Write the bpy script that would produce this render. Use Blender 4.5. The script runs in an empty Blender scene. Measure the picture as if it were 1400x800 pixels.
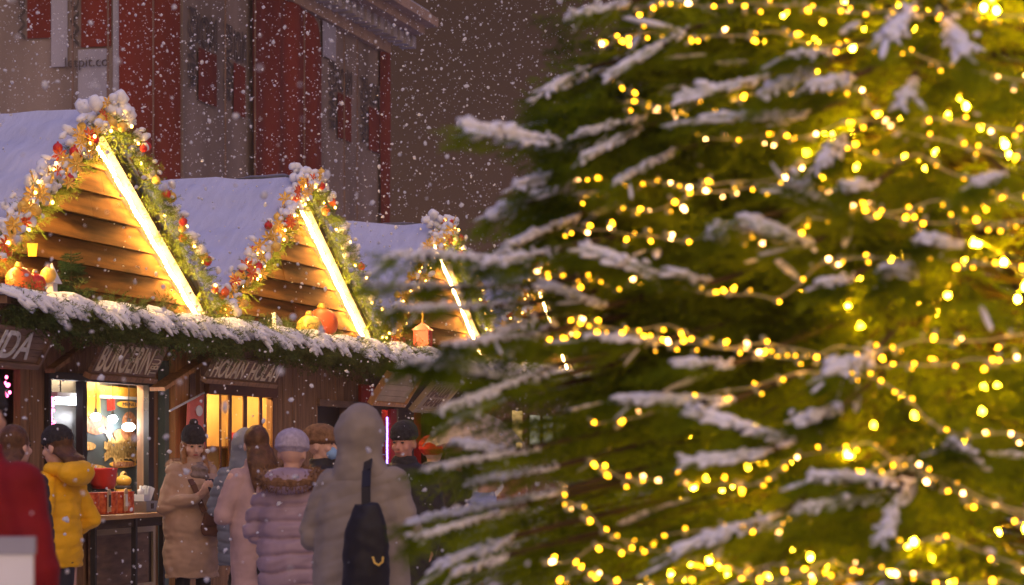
import bpy, bmesh, math, random
import numpy as np
from mathutils import Vector, Matrix, Euler, noise

random.seed(11)
rng = np.random.default_rng(7)
R = math.radians
scene = bpy.context.scene
COL = scene.collection
CZ = 1.5            # eye height of the photographer
F = 3500.0          # focal length in photo pixels (1400 wide)
HOR = 620.0         # horizon row of the photo

# ---------------------------------------------------------------- helpers
def link(o, parent=None):
    COL.objects.link(o)
    if parent is not None:
        o.parent = parent
    return o

def tag(o, label=None, cat=None, group=None, kind=None):
    if label: o['label'] = label
    if cat: o['category'] = cat
    if group: o['group'] = group
    if kind: o['kind'] = kind
    return o

def empty(name, loc=(0, 0, 0), rz=0.0):
    o = bpy.data.objects.new(name, None)
    o.empty_display_size = 0.2
    o.location = loc
    o.rotation_euler = (0, 0, rz)
    return link(o)

class MB:
    """collects shapes for ONE mesh object"""
    def __init__(self):
        self.v = []; self.f = []; self.mi = []; self.cur = 0
    def add(self, vs, fs):
        b = len(self.v)
        self.v.extend([tuple(p) for p in vs])
        for f in fs:
            self.f.append(tuple(i + b for i in f)); self.mi.append(self.cur)
        return self
    def box(self, x0, x1, y0, y1, z0, z1, M=None):
        vs = [Vector((x, y, z)) for z in (z0, z1) for y in (y0, y1) for x in (x0, x1)]
        if M is not None: vs = [M @ p for p in vs]
        return self.add(vs, [(0, 2, 3, 1), (4, 5, 7, 6), (0, 1, 5, 4), (1, 3, 7, 5), (3, 2, 6, 7), (2, 0, 4, 6)])
    def beam(self, a, b, w, h, up=(0, 0, 1)):
        a = Vector(a); b = Vector(b); d = (b - a).normalized()
        s = d.cross(Vector(up)).normalized() * w / 2; t = s.cross(d).normalized() * h / 2
        vs = [p + s * i + t * j for p in (a, b) for (i, j) in ((-1, -1), (1, -1), (1, 1), (-1, 1))]
        return self.add(vs, [(0, 1, 2, 3), (7, 6, 5, 4), (0, 4, 5, 1), (1, 5, 6, 2), (2, 6, 7, 3), (3, 7, 4, 0)])
    def tube(self, pts, r, n=6, r2=None, cap=True):
        pts = [Vector(p) for p in pts]; m = len(pts)
        vs = []; fs = []
        ref = None
        for i, p in enumerate(pts):
            d = (pts[min(i + 1, m - 1)] - pts[max(i - 1, 0)])
            if d.length < 1e-9: d = Vector((0, 0, 1))
            d.normalize()
            if ref is None:
                ref = d.orthogonal().normalized()
            s = (ref - d * ref.dot(d))
            if s.length < 1e-6: s = d.orthogonal()
            s.normalize(); ref = s
            t = d.cross(s)
            rr = r if r2 is None else r + (r2 - r) * i / max(1, m - 1)
            if callable(r): rr = r(i / max(1, m - 1))
            for k in range(n):
                a = 2 * math.pi * k / n
                vs.append(p + s * math.cos(a) * rr + t * math.sin(a) * rr)
        for i in range(m - 1):
            for k in range(n):
                fs.append((i * n + k, i * n + (k + 1) % n, (i + 1) * n + (k + 1) % n, (i + 1) * n + k))
        if cap:
            fs.append(tuple(range(n - 1, -1, -1))); fs.append(tuple((m - 1) * n + k for k in range(n)))
        return self.add(vs, fs)
    def ell(self, c, rad, M=None, n=12, m=8):
        c = Vector(c); vs = []; fs = []
        for i in range(m + 1):
            ph = math.pi * i / m
            for k in range(n):
                a = 2 * math.pi * k / n
                p = Vector((rad[0] * math.sin(ph) * math.cos(a), rad[1] * math.sin(ph) * math.sin(a), rad[2] * math.cos(ph)))
                if M is not None: p = M @ p
                vs.append(c + p)
        for i in range(m):
            for k in range(n):
                a, b = i * n + k, i * n + (k + 1) % n
                if i == 0: fs.append((a, a + n, b + n))
                elif i == m - 1: fs.append((a, a + n, b))
                else: fs.append((a, a + n, b + n, b))
        return self.add(vs, fs)
    def cap(self, a, b, ra, rb, n=12, m=8):
        a = Vector(a); b = Vector(b); d = b - a
        if d.length < 1e-6: return self.ell(a, (ra, ra, ra))
        q = Vector((0, 0, 1)).rotation_difference(d.normalized())
        vs = []; fs = []
        rows = []
        for i in range(m + 1):
            ph = math.pi * i / m
            z = -math.cos(ph); rr = math.sin(ph)
            if i == m // 2:
                rows.append((a, ra, 0.0, 1.0)); rows.append((b, rb, 0.0, 1.0))
            elif i < m // 2: rows.append((a, ra, z, rr))
            else: rows.append((b, rb, z, rr))
        for (c, rad, z, rr) in rows:
            for k in range(n):
                t = 2 * math.pi * k / n
                vs.append(c + q @ Vector((rad * rr * math.cos(t), rad * rr * math.sin(t), rad * z)))
        L = len(rows)
        for i in range(L - 1):
            for k in range(n):
                p, s = i * n + k, i * n + (k + 1) % n
                if i == 0: fs.append((p, s + n, p + n))
                elif i == L - 2: fs.append((p, s, p + n))
                else: fs.append((p, s, s + n, p + n))
        return self.add(vs, fs)
    def loft(self, rings, n=20):
        """rings: (z, rx, ry, cx, cy) bottom to top, closed"""
        vs = []; fs = []
        for (z, rx, ry, cx, cy) in rings:
            for k in range(n):
                a = 2 * math.pi * k / n
                vs.append((cx + rx * math.cos(a), cy + ry * math.sin(a), z))
        L = len(rings)
        for i in range(L - 1):
            for k in range(n):
                fs.append((i * n + k, i * n + (k + 1) % n, (i + 1) * n + (k + 1) % n, (i + 1) * n + k))
        fs.append(tuple(range(n - 1, -1, -1))); fs.append(tuple((L - 1) * n + k for k in range(n)))
        return self.add(vs, fs)
    def mesh(self, name):
        me = bpy.data.meshes.new(name)
        me.from_pydata(self.v, [], self.f)
        return me
    def build(self, name, mat, parent=None, smooth=False, mats=None):
        me = self.mesh(name)
        for m in (mats or [mat]): me.materials.append(m)
        if mats: me.polygons.foreach_set('material_index', self.mi)
        if smooth: me.polygons.foreach_set('use_smooth', [True] * len(me.polygons))
        me.update()
        return link(bpy.data.objects.new(name, me), parent)

def np_mesh(name, V, T, mats, parent=None, midx=None, smooth=False):
    me = bpy.data.meshes.new(name)
    n = len(V); m = len(T); k = T.shape[1]
    me.vertices.add(n); me.vertices.foreach_set('co', np.ascontiguousarray(V, dtype=np.float32).ravel())
    me.loops.add(m * k); me.loops.foreach_set('vertex_index', np.ascontiguousarray(T, dtype=np.int32).ravel())
    me.polygons.add(m)
    me.polygons.foreach_set('loop_start', np.arange(0, m * k, k, dtype=np.int32))
    me.polygons.foreach_set('loop_total', np.full(m, k, dtype=np.int32))
    for mt in mats: me.materials.append(mt)
    if midx is not None: me.polygons.foreach_set('material_index', midx.astype(np.int32))
    if smooth: me.polygons.foreach_set('use_smooth', np.ones(m, dtype=bool))
    me.update(calc_edges=True)
    return link(bpy.data.objects.new(name, me), parent)

def frames(dirs, roll=None):
    """rotation matrices whose x axis is dirs, z as upward as possible, rolled"""
    x = dirs / np.linalg.norm(dirs, axis=1, keepdims=True)
    up = np.tile(np.array([0, 0, 1.0]), (len(x), 1))
    bad = np.abs(x[:, 2]) > 0.98
    up[bad] = (1, 0, 0)
    y = np.cross(up, x); y /= np.linalg.norm(y, axis=1, keepdims=True)
    z = np.cross(x, y)
    if roll is not None:
        c, s = np.cos(roll)[:, None], np.sin(roll)[:, None]
        y, z = y * c + z * s, z * c - y * s
    return np.stack([x, y, z], axis=2)

def scatter(base, pos, rot, scl):
    """base (V,T) copied to every pos; scl (n,) or (n,3)"""
    V, T = base
    scl = np.asarray(scl)
    if scl.ndim == 1: scl = np.repeat(scl[:, None], 3, axis=1)
    out = np.einsum('nij,nvj->nvi', rot, V[None] * scl[:, None, :]) + pos[:, None, :]
    n = len(pos)
    tt = T[None] + (np.arange(n) * len(V))[:, None, None]
    return out.reshape(-1, 3), tt.reshape(-1, T.shape[1])

def join_np(parts):
    Vs = []; Ts = []; b = 0
    for V, T in parts:
        Vs.append(V); Ts.append(T + b); b += len(V)
    return np.concatenate(Vs), np.concatenate(Ts)

def needle_spray(seed, ntw=4, nn=34, L=1.0, width=0.020, nl=0.10, flat=0.55):
    """a fir spray of unit length along +x: main stem with side twigs, every needle a triangle"""
    r = np.random.default_rng(seed)
    stems = [(np.array([0, 0, 0.0]), np.array([1.0, 0, -0.06]), 1.0)]
    for i in range(ntw):
        t = 0.12 + 0.7 * i / max(1, ntw - 1)
        for sgn in (-1, 1):
            a = r.uniform(0.6, 0.95) * sgn
            ln = (0.52 * (1 - t) + 0.16) * r.uniform(0.8, 1.2)
            stems.append((np.array([t, 0, -0.05 * t]), np.array([math.cos(a), math.sin(a), r.uniform(-0.22, 0.1)]), ln))
    V = []; T = []
    for (o, d, ln) in stems:
        d = d / np.linalg.norm(d)
        n = max(6, int(nn * ln))
        a = np.cross(d, [0, 0, 1.0]); a /= np.linalg.norm(a); b = np.cross(a, d)
        for j in range(n):
            t = (j + r.uniform(0, 1)) / n * ln
            ph = r.uniform(0, 2 * math.pi)
            side = a * math.cos(ph) + b * math.sin(ph) * flat
            nd = side + d * r.uniform(0.5, 1.1)
            nd /= np.linalg.norm(nd)
            w = np.cross(nd, r.normal(size=3)); w /= np.linalg.norm(w)
            p = o + d * t
            l = nl * r.uniform(0.7, 1.25) * (1 - 0.35 * t / ln)
            i0 = len(V)
            V += [p - w * width / 2, p + w * width / 2, p + nd * l]
            T.append((i0, i0 + 1, i0 + 2))
    return np.array(V), np.array(T)

def blob(seed, sub=2, amp=0.25, fr=1.6):
    """lumpy unit ball as numpy arrays (triangles)"""
    bm = bmesh.new(); bmesh.ops.create_icosphere(bm, subdivisions=sub, radius=1.0)
    off = Vector((seed * 3.7, seed * 1.3, -seed * 2.1))
    for v in bm.verts:
        v.co *= 1 + amp * noise.noise(v.co * fr + off) + amp * 0.5 * noise.noise(v.co * fr * 2.3 + off)
    bm.verts.ensure_lookup_table(); bm.verts.index_update()
    V = np.array([v.co[:] for v in bm.verts]); T = np.array([[v.index for v in f.verts] for f in bm.faces])
    bm.free()
    return V, T

# ---------------------------------------------------------------- materials
def mat(name, col, rough=0.7, var=0.25, scale=6.0, bump=0.0, metal=0.0, stretch=(1, 1, 1), emit=None, estr=0.0,
        spec=0.4, sheen=0.0, trans=0.0, second=None, detail=5.0):
    m = bpy.data.materials.new(name); m.use_nodes = True
    nt = m.node_tree; N = nt.nodes; Lk = nt.links
    b = N['Principled BSDF']
    b.inputs['Roughness'].default_value = rough
    b.inputs['Metallic'].default_value = metal
    b.inputs['Specular IOR Level'].default_value = spec
    if sheen: b.inputs['Sheen Weight'].default_value = sheen
    if trans: b.inputs['Transmission Weight'].default_value = trans
    tc = N.new('ShaderNodeTexCoord'); mp = N.new('ShaderNodeMapping')
    mp.inputs['Scale'].default_value = stretch
    nz = N.new('ShaderNodeTexNoise'); nz.inputs['Scale'].default_value = scale; nz.inputs['Detail'].default_value = detail
    Lk.new(tc.outputs['Object'], mp.inputs['Vector']); Lk.new(mp.outputs['Vector'], nz.inputs['Vector'])
    rp = N.new('ShaderNodeValToRGB')
    c2 = second or tuple(min(1, c * (1 + var)) for c in col)
    c1 = tuple(c * (1 - var) for c in col)
    rp.color_ramp.elements[0].position = 0.3; rp.color_ramp.elements[1].position = 0.7
    rp.color_ramp.elements[0].color = (*c1, 1); rp.color_ramp.elements[1].color = (*c2, 1)
    Lk.new(nz.outputs['Fac'], rp.inputs['Fac']); Lk.new(rp.outputs['Color'], b.inputs['Base Color'])
    if bump:
        bp = N.new('ShaderNodeBump'); bp.inputs['Strength'].default_value = bump; bp.inputs['Distance'].default_value = 0.02
        Lk.new(nz.outputs['Fac'], bp.inputs['Height']); Lk.new(bp.outputs['Normal'], b.inputs['Normal'])
    if emit:
        b.inputs['Emission Color'].default_value = (*emit, 1); b.inputs['Emission Strength'].default_value = estr
    return m

def mat_leaf(name, c1, c2, trans=0.35, nsc=7):
    m = bpy.data.materials.new(name); m.use_nodes = True
    nt = m.node_tree; N = nt.nodes; Lk = nt.links
    out = N['Material Output']; N.remove(N['Principled BSDF'])
    tc = N.new('ShaderNodeTexCoord'); nz = N.new('ShaderNodeTexNoise'); nz.inputs['Scale'].default_value = nsc; nz.inputs['Detail'].default_value = 6
    Lk.new(tc.outputs['Object'], nz.inputs['Vector'])
    rp = N.new('ShaderNodeValToRGB'); rp.color_ramp.elements[0].position = 0.35; rp.color_ramp.elements[1].position = 0.68
    rp.color_ramp.elements[0].color = (*c1, 1); rp.color_ramp.elements[1].color = (*c2, 1)
    Lk.new(nz.outputs['Fac'], rp.inputs['Fac'])
    d = N.new('ShaderNodeBsdfDiffuse'); t = N.new('ShaderNodeBsdfTranslucent'); mx = N.new('ShaderNodeMixShader')
    mx.inputs[0].default_value = trans
    Lk.new(rp.outputs['Color'], d.inputs['Color']); Lk.new(rp.outputs['Color'], t.inputs['Color'])
    Lk.new(d.outputs[0], mx.inputs[1]); Lk.new(t.outputs[0], mx.inputs[2]); Lk.new(mx.outputs[0], out.inputs['Surface'])
    return m

def mat_glow(name, col, s):
    m = bpy.data.materials.new(name); m.use_nodes = True
    nt = m.node_tree; N = nt.nodes
    N.remove(N['Principled BSDF'])
    e = N.new('ShaderNodeEmission'); e.inputs['Color'].default_value = (*col, 1); e.inputs['Strength'].default_value = s
    nt.links.new(e.outputs[0], N['Material Output'].inputs['Surface'])
    return m

M = {}
M['snow'] = mat('snow', (0.80, 0.82, 0.86), 0.85, 0.06, 9, 0.5, spec=0.2)
M['roof_snow'] = mat('roof_snow', (0.50, 0.53, 0.66), 0.9, 0.08, 3, 1.0, stretch=(1.0, 3.5, 1.0), spec=0.15)  # darker blue base puts the cool night shade into the snow colour
M['ground'] = mat('trampled_snow', (0.45, 0.44, 0.45), 0.8, 0.4, 1.4, 0.6, second=(0.68, 0.68, 0.72))
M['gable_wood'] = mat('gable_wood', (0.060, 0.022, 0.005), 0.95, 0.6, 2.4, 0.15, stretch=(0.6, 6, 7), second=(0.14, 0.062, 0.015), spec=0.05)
M['stall_wood'] = mat('stall_wood', (0.24, 0.135, 0.075), 0.7, 0.4, 3, 0.2, stretch=(6, 6, 0.7))
M['post_wood'] = mat('post_wood', (0.48, 0.25, 0.11), 0.6, 0.3, 3, 0.15, stretch=(8, 8, 0.6))
M['dark_wood'] = mat('dark_wood', (0.05, 0.034, 0.028), 0.7, 0.4, 4, 0.2, stretch=(1, 6, 6))
M['sign_wood'] = mat('sign_wood', (0.19, 0.115, 0.075), 0.55, 0.4, 3, 0.2, stretch=(1, 6, 6))
M['letter'] = mat('letter', (0.68, 0.58, 0.42), 0.6, 0.2, 8)
M['letter_grey'] = mat('letter_grey', (0.72, 0.72, 0.70), 0.6, 0.2, 8)
M['teal'] = mat('teal_paint', (0.10, 0.16, 0.17), 0.5, 0.2, 3)
M['black_metal'] = mat('black_metal', (0.02, 0.02, 0.022), 0.45, 0.2, 5)
M['steel'] = mat('steel', (0.35, 0.35, 0.34), 0.35, 0.1, 5, metal=0.7)
M['white'] = mat('white_paint', (0.75, 0.75, 0.76), 0.6, 0.05, 5)
M['table_wood'] = mat('table_wood', (0.42, 0.24, 0.10), 0.5, 0.25, 3, 0.1, stretch=(0.7, 6, 6))
M['frame_wood'] = mat('frame_wood', (0.42, 0.33, 0.22), 0.6, 0.2, 3, 0.1)
M['needle'] = mat_leaf('fir_needle', (0.05, 0.085, 0.005), (0.30, 0.40, 0.013), 0.5, 3.6)  # wide tone range paints shaded gaps and lit clumps into the needles
M['garland_needle'] = mat_leaf('garland_needle', (0.05, 0.085, 0.025), (0.15, 0.19, 0.06), 0.35)
M['gable_needle_lit'] = mat_leaf('gable_needle_lit', (0.10, 0.15, 0.02), (0.26, 0.32, 0.05), 0.4)  # brighter copy of the garland needles, with the rope glow in the colour
M['bark'] = mat('bark', (0.05, 0.035, 0.018), 0.9, 0.4, 12, 0.6)
M['led'] = mat_glow('led_rope', (1.0, 0.58, 0.18), 320.0)
M['led_pink'] = mat_glow('led_pink', (1.0, 0.12, 0.30), 9.0)
M['led_blue'] = mat_glow('led_blue', (0.28, 0.22, 1.0), 5.0)
M['led_white'] = mat_glow('led_white', (0.72, 0.85, 1.0), 7.0)
M['lamp_white'] = mat_glow('lamp_white', (0.92, 0.93, 1.0), 60.0)
M['tube_white'] = mat_glow('tube_white', (0.80, 0.88, 1.0), 24.0)
M['lamp_warm'] = mat_glow('lamp_warm', (1.0, 0.60, 0.20), 90.0)
M['fairy'] = mat_glow('fairy_bulb', (1.0, 0.40, 0.010), 26.0)
M['inner'] = mat_glow('added_glow_bulb', (1.0, 0.50, 0.012), 480.0)  # strong bulbs added to make the foliage glow
M['added_menu_light'] = mat_glow('added_menu_light', (1.0, 0.74, 0.42), 85.0)
M['garland_bulb'] = mat_glow('garland_bulb', (1.0, 0.50, 0.09), 30.0)
M['fairy_dim'] = mat_glow('fairy_bulb_dim', (1.0, 0.46, 0.012), 11.0)
M['fairy_pink'] = mat_glow('fairy_bulb_pale', (1.0, 0.46, 0.14), 38.0)
M['wire'] = mat('clear_wire', (0.42, 0.40, 0.22), 0.4, 0.1, 10)
M['gold'] = mat('gold_bauble', (0.90, 0.56, 0.10), 0.35, 0.15, 6, metal=0.15)
M['red'] = mat('red_bauble', (0.55, 0.03, 0.02), 0.35, 0.15, 6)
M['orange'] = mat('orange_bauble', (0.70, 0.13, 0.03), 0.4, 0.15, 4)
M['pearl'] = mat('pearl_bauble', (0.75, 0.70, 0.62), 0.35, 0.1, 6)
M['wrap_grey'] = mat('wrap_grey', (0.18, 0.14, 0.12), 0.9, 0.2, 0.5, 0.5, stretch=(2, 2, 0.3), second=(0.28, 0.22, 0.195))
M['wrap_pale'] = mat('wrap_pale', (0.34, 0.33, 0.40), 0.85, 0.12, 0.7, 0.3, stretch=(2, 2, 0.3))
M['wrap_red'] = mat('wrap_red', (0.15, 0.017, 0.006), 0.85, 0.35, 0.6, 0.5, stretch=(2, 2, 0.25))
M['wrap_ink'] = mat('wrap_ink', (0.065, 0.055, 0.052), 0.9, 0.2, 3)
M['stone'] = mat('cornice_stone', (0.36, 0.25, 0.19), 0.85, 0.2, 2.0, 0.3)
M['stone_pale'] = mat('dentil_stone', (0.38, 0.35, 0.37), 0.85, 0.15, 2.0, 0.3)
M['seam'] = mat('scaffold_seam', (0.19, 0.12, 0.09), 0.8, 0.2, 2)
M['skin'] = mat('skin', (0.60, 0.36, 0.27), 0.55, 0.08, 14, spec=0.35)
M['skin_ruddy'] = mat('skin_ruddy', (0.50, 0.24, 0.17), 0.55, 0.1, 14, spec=0.35)
M['eye'] = mat('eye_dark', (0.04, 0.03, 0.028), 0.4, 0.1, 5)
M['lip'] = mat('lip', (0.42, 0.12, 0.10), 0.5, 0.1, 5)
M['flake'] = mat_leaf('snow_flake', (0.86, 0.85, 0.84), (0.9, 0.9, 0.9), 0.5)

# ---------------------------------------------------------------- camera / frame of the market row
DX, DY = 0.23605, 0.97174          # direction of the stall row (away from the camera)
NX, NY = 0.97174, -0.23605         # outward normal of the stall fronts
ANG = math.atan2(DY, DX)
O1 = (-3.42, 21.045)
PITCH = 5.25
HW, ZE, ZA = 2.6, 2.66, 4.12       # half width, eave height, apex height

def world(s, o, z):
    return Vector((O1[0] + s * DX + o * NX, O1[1] + s * DY + o * NY, z))

def onplane(u, v, o=0.0, k=0):
    """photo pixel -> (x, z) on the front plane of stall k, pushed out by o"""
    dx, dz = (u - 700) / F, (HOR - v) / F
    t = (o + NX * O1[0] + NY * O1[1]) / (NX * dx + NY)
    s = DX * (t * dx - O1[0]) + DY * (t - O1[1])
    return s - PITCH * k, CZ + dz * t

def at(u, v, Y):
    return Vector(((u - 700) / F * Y, Y, CZ + (HOR - v) / F * Y))

cam = bpy.data.cameras.new('camera')
camo = link(bpy.data.objects.new('camera', cam))
camo.location = (0, 0, CZ); camo.rotation_euler = (R(90), 0, 0)
cam.sensor_width = 36; cam.lens = 36 * F / 1400
cam.shift_y = (HOR - 400) / 1400
cam.clip_start = 0.1; cam.clip_end = 2000
cam.dof.use_dof = True; cam.dof.focus_distance = 23.5; cam.dof.aperture_fstop = 4.2; cam.dof.aperture_blades = 0
scene.camera = camo

# ---------------------------------------------------------------- sky and light
w = bpy.data.worlds.new('World'); scene.world = w; w.use_nodes = True
nt = w.node_tree; N = nt.nodes; Lk = nt.links
bg = N['Background']
tc = N.new('ShaderNodeTexCoord'); sx = N.new('ShaderNodeSeparateXYZ'); rp = N.new('ShaderNodeValToRGB')
Lk.new(tc.outputs['Generated'], sx.inputs[0]); Lk.new(sx.outputs['Z'], rp.inputs['Fac'])
e = rp.color_ramp.elements
e[0].position = 0.0; e[0].color = (0.058, 0.030, 0.019, 1)
e[1].position = 1.0; e[1].color = (0.14, 0.175, 0.55, 1)
x = e.new(0.20); x.color = (0.043, 0.023, 0.016, 1)
x = e.new(0.50); x.color = (0.105, 0.12, 0.31, 1)
# the lamps of the square behind the viewer: a broad warm glow low over the southern horizon
geo_d = N.new('ShaderNodeVectorMath'); geo_d.operation = 'DOT_PRODUCT'; geo_d.inputs[1].default_value = (0.25, -0.95, 0.18)
Lk.new(tc.outputs['Generated'], geo_d.inputs[0])
gl = N.new('ShaderNodeMapRange'); gl.inputs['From Min'].default_value = 0.45; gl.inputs['From Max'].default_value = 1.0; gl.interpolation_type = 'SMOOTHSTEP'
Lk.new(geo_d.outputs['Value'], gl.inputs['Value'])
gc = N.new('ShaderNodeMix'); gc.data_type = 'RGBA'; gc.blend_type = 'ADD'; gc.inputs[7].default_value = (1.65, 1.08, 0.60, 1)
Lk.new(gl.outputs['Result'], gc.inputs[0]); Lk.new(rp.outputs['Color'], gc.inputs[6])
Lk.new(gc.outputs[2], bg.inputs['Color']); bg.inputs['Strength'].default_value = 1.0
sun = bpy.data.lights.new('sky_glow', 'SUN'); sun.energy = 0.24; sun.angle = R(50); sun.color = (0.42, 0.52, 1.0)
so = link(bpy.data.objects.new('sky_glow', sun)); so.rotation_euler = Euler((R(32), R(-14), 0))
scene.view_settings.view_transform = 'Standard'; scene.view_settings.look = 'None'
scene.view_settings.gamma = 1; scene.view_settings.exposure = 0.1; scene.view_settings.use_curve_mapping = False
scene.render.engine = 'CYCLES'
scene.cycles.use_denoising = True
scene.cycles.max_bounces = 6; scene.cycles.diffuse_bounces = 3; scene.cycles.glossy_bounces = 2
scene.cycles.transmission_bounces = 4; scene.cycles.volume_bounces = 0; scene.cycles.transparent_max_bounces = 8
scene.cycles.sample_clamp_indirect = 3.0
scene.cycles.caustics_reflective = False; scene.cycles.caustics_refractive = False
try: scene.cycles.use_light_tree = True
except Exception: pass

g = MB(); g.add([(-90, -40, 0), (90, -40, 0), (90, 150, 0), (-90, 150, 0)], [(0, 1, 2, 3)])
tag(g.build('ground', M['ground']), kind='structure')

def fit_text(body, name, M_, parent, o, xd, yd, w, h, ext=0.004, bold=0.0):
    """text as a solid mesh filling the box w x h whose lower left corner is o (parent space)"""
    cu = bpy.data.curves.new(name, 'FONT'); cu.body = body; cu.size = 1; cu.extrude = 0.02; cu.offset = bold
    to = bpy.data.objects.new(name, cu); COL.objects.link(to)
    dg = bpy.context.evaluated_depsgraph_get()
    me = bpy.data.meshes.new_from_object(to.evaluated_get(dg))
    bpy.data.objects.remove(to)
    n = len(me.vertices); co = np.empty(n * 3, dtype=np.float32); me.vertices.foreach_get('co', co); co = co.reshape(-1, 3).astype(float)
    lo, hi = co.min(0), co.max(0)
    xd = np.array(xd, float); yd = np.array(yd, float); zd = np.cross(xd, yd); zd /= np.linalg.norm(zd)
    q = (co - lo) / np.maximum(hi - lo, 1e-6)
    P = np.array(o, float) + q[:, :1] * xd * w + q[:, 1:2] * yd * h + q[:, 2:3] * zd * ext
    me.vertices.foreach_set('co', P.astype(np.float32).ravel())
    me.materials.clear(); me.materials.append(M_); me.update()
    return link(bpy.data.objects.new(name, me), parent)

# ---------------------------------------------------------------- snowy air
hz = MB().box(-95, 95, -45, 155, -1.0, 19.0).build('haze', None)
hm = bpy.data.materials.new('haze_air'); hm.use_nodes = True
hm.node_tree.nodes.remove(hm.node_tree.nodes['Principled BSDF'])
pv = hm.node_tree.nodes.new('ShaderNodeVolumePrincipled'); pv.inputs['Color'].default_value = (0.95, 0.66, 0.46, 1)
pv.inputs['Density'].default_value = 0.0017; pv.inputs['Anisotropy'].default_value = 0.35
hm.node_tree.links.new(pv.outputs[0], hm.node_tree.nodes['Material Output'].inputs['Volume'])
hz.data.materials.clear(); hz.data.materials.append(hm); tag(hz, kind='stuff')
# ================================================================ market stalls
SLOPE = (ZA - ZE) / HW
ORD = ['first', 'second', 'third', 'fourth']
STALL_LABEL = ['wooden burger stall with steep snowy gable and lit menu wall, first of its row',
               'wooden market stall with yellow lit barred window below its snowy gable, beside the burger stall',
               'wooden market stall with red wall panels and two tilted boards under its gable',
               'wooden market stall mostly hidden by the big spruce, last of its row']
stalls = []

def frame_empty(name, k):
    p = world(PITCH * k, 0, 0)
    return empty(name, p, ANG)

def roof_snow_mesh(side, seed):
    nx, ny = 26, 30
    top = []; bot = []
    for i in range(nx + 1):
        t = i / nx
        for j in range(ny + 1):
            y = -0.10 + 3.7 * j / ny
            x = side * (0.0 + 2.80 * t)
            zb = ZA + 0.09 - SLOPE * abs(x)
            n = noise.noise(Vector((x * 1.3, y * 1.3, seed))) * 0.07 + noise.noise(Vector((x * 4, y * 4, seed + 5))) * 0.03 + 0.012 * math.sin(x * 14 + 2 * noise.noise(Vector((x, y * 2, seed))))
            edge = min(1, (1 - t) * 9 + 0.25) * min(1, j * 0.5 + 0.35)
            th = (0.11 + n) * edge + (0.02 if t > 0.96 else 0)
            top.append((x, y, zb + max(0.02, th))); bot.append((x, y, zb))
    mb = MB(); n1 = (nx + 1) * (ny + 1); mb.v = top + bot
    def q(i, j): return i * (ny + 1) + j
    for i in range(nx):
        for j in range(ny):
            a, b, c, d = q(i, j), q(i + 1, j), q(i + 1, j + 1), q(i, j + 1)
            mb.f.append((a, b, c, d) if side > 0 else (d, c, b, a)); mb.mi.append(0)
    for i in range(nx):
        for j in (0, ny):
            mb.f.append((q(i, j), q(i + 1, j), q(i + 1, j) + n1, q(i, j) + n1)); mb.mi.append(0)
    for j in range(ny):
        mb.f.append((q(nx, j), q(nx, j + 1), q(nx, j + 1) + n1, q(nx, j) + n1)); mb.mi.append(0)
    return mb

def front_px(k, u0, u1, o=-0.1):
    a = onplane(u0, 600, o, k)[0]; b = onplane(u1, 600, o, k)[0]
    return a, b

def make_stall(k):
    st = frame_empty('market_stall', k)
    tag(st, STALL_LABEL[k], 'market stall', 'wooden market stalls in a row')
    stalls.append(st)
    r = random.Random(50 + k)
    # gable planks (clapboards, each leaning out a little at its lower edge)
    gb = MB(); z = ZE - 0.02; 
    while z < ZA - 0.12:
        h = 0.205
        z1 = min(z + h - 0.008, ZA - 0.06)
        wa = HW * (1 - (z - ZE) / (ZA - ZE)) - 0.02; wb = HW * (1 - (z1 - ZE) / (ZA - ZE)) - 0.02
        wa = min(wa, HW - 0.05); wb = max(wb, 0.01)
        j = r.uniform(-0.006, 0.006)
        y0 = 0.07 + j; y1 = 0.11 + j
        # split the board at a random joint
        c = r.uniform(-0.5, 0.5) * wa
        for (xa, xb, xc, xd) in ((-wa, c - 0.003, c - 0.003, -wb), (c + 0.003, wa, wb, c + 0.003)):
            if xc < xd: xc = xd
            jj = r.uniform(-0.004, 0.004)
            gb.add([(xa, y0 + jj, z), (xb, y0 + jj, z), (xc, y1 + jj, z1), (xd, y1 + jj, z1), (xa, y0 + 0.05, z), (xb, y0 + 0.05, z), (xc, y1 + 0.03, z1), (xd, y1 + 0.03, z1)],
                   [(0, 1, 2, 3), (7, 6, 5, 4), (0, 4, 5, 1), (3, 2, 6, 7), (1, 5, 6, 2), (0, 3, 7, 4)])
        z += h
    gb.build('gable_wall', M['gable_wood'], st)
    for sd in (-1, 1):
        rb = MB()
        a = Vector((0, 0, ZA)); b = Vector((sd * 2.78, 0, ZA - SLOPE * 2.78))
        th = 0.08
        vs = [(a.x, -0.06, a.z), (b.x, -0.06, b.z), (b.x, -0.06, b.z + th), (a.x, -0.06, a.z + th), (a.x, 3.5, a.z), (b.x, 3.5, b.z), (b.x, 3.5, b.z + th), (a.x, 3.5, a.z + th)]
        rb.add(vs, [(0, 1, 2, 3), (7, 6, 5, 4), (0, 4, 5, 1), (3, 2, 6, 7), (1, 5, 6, 2), (0, 3, 7, 4)])
        rf = rb.build('roof', M['dark_wood'], st)
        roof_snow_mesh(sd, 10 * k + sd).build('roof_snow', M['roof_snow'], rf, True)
    # ledge at the foot of the gable
    MB().box(-2.62, 2.62, -0.42, 0.10, 2.58, 2.64).build('ledge', M['stall_wood'], st)
    # side and back walls, floor
    MB().box(-2.56, -2.50, 0.16, 3.3, 0.0, 2.6).build('side_wall', M['stall_wood'], st)
    MB().box(2.50, 2.56, 0.16, 3.3, 0.0, 2.6).build('side_wall', M['stall_wood'], st)
    MB().box(-2.49, 2.49, 3.24, 3.3, 0.0, 2.6).build('back_wall', M['stall_wood'], st)
    MB().box(-2.49, 2.49, 0.16, 3.23, 2.5, 2.55).build('ceiling_board', M['stall_wood'], st)
    return st

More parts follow.
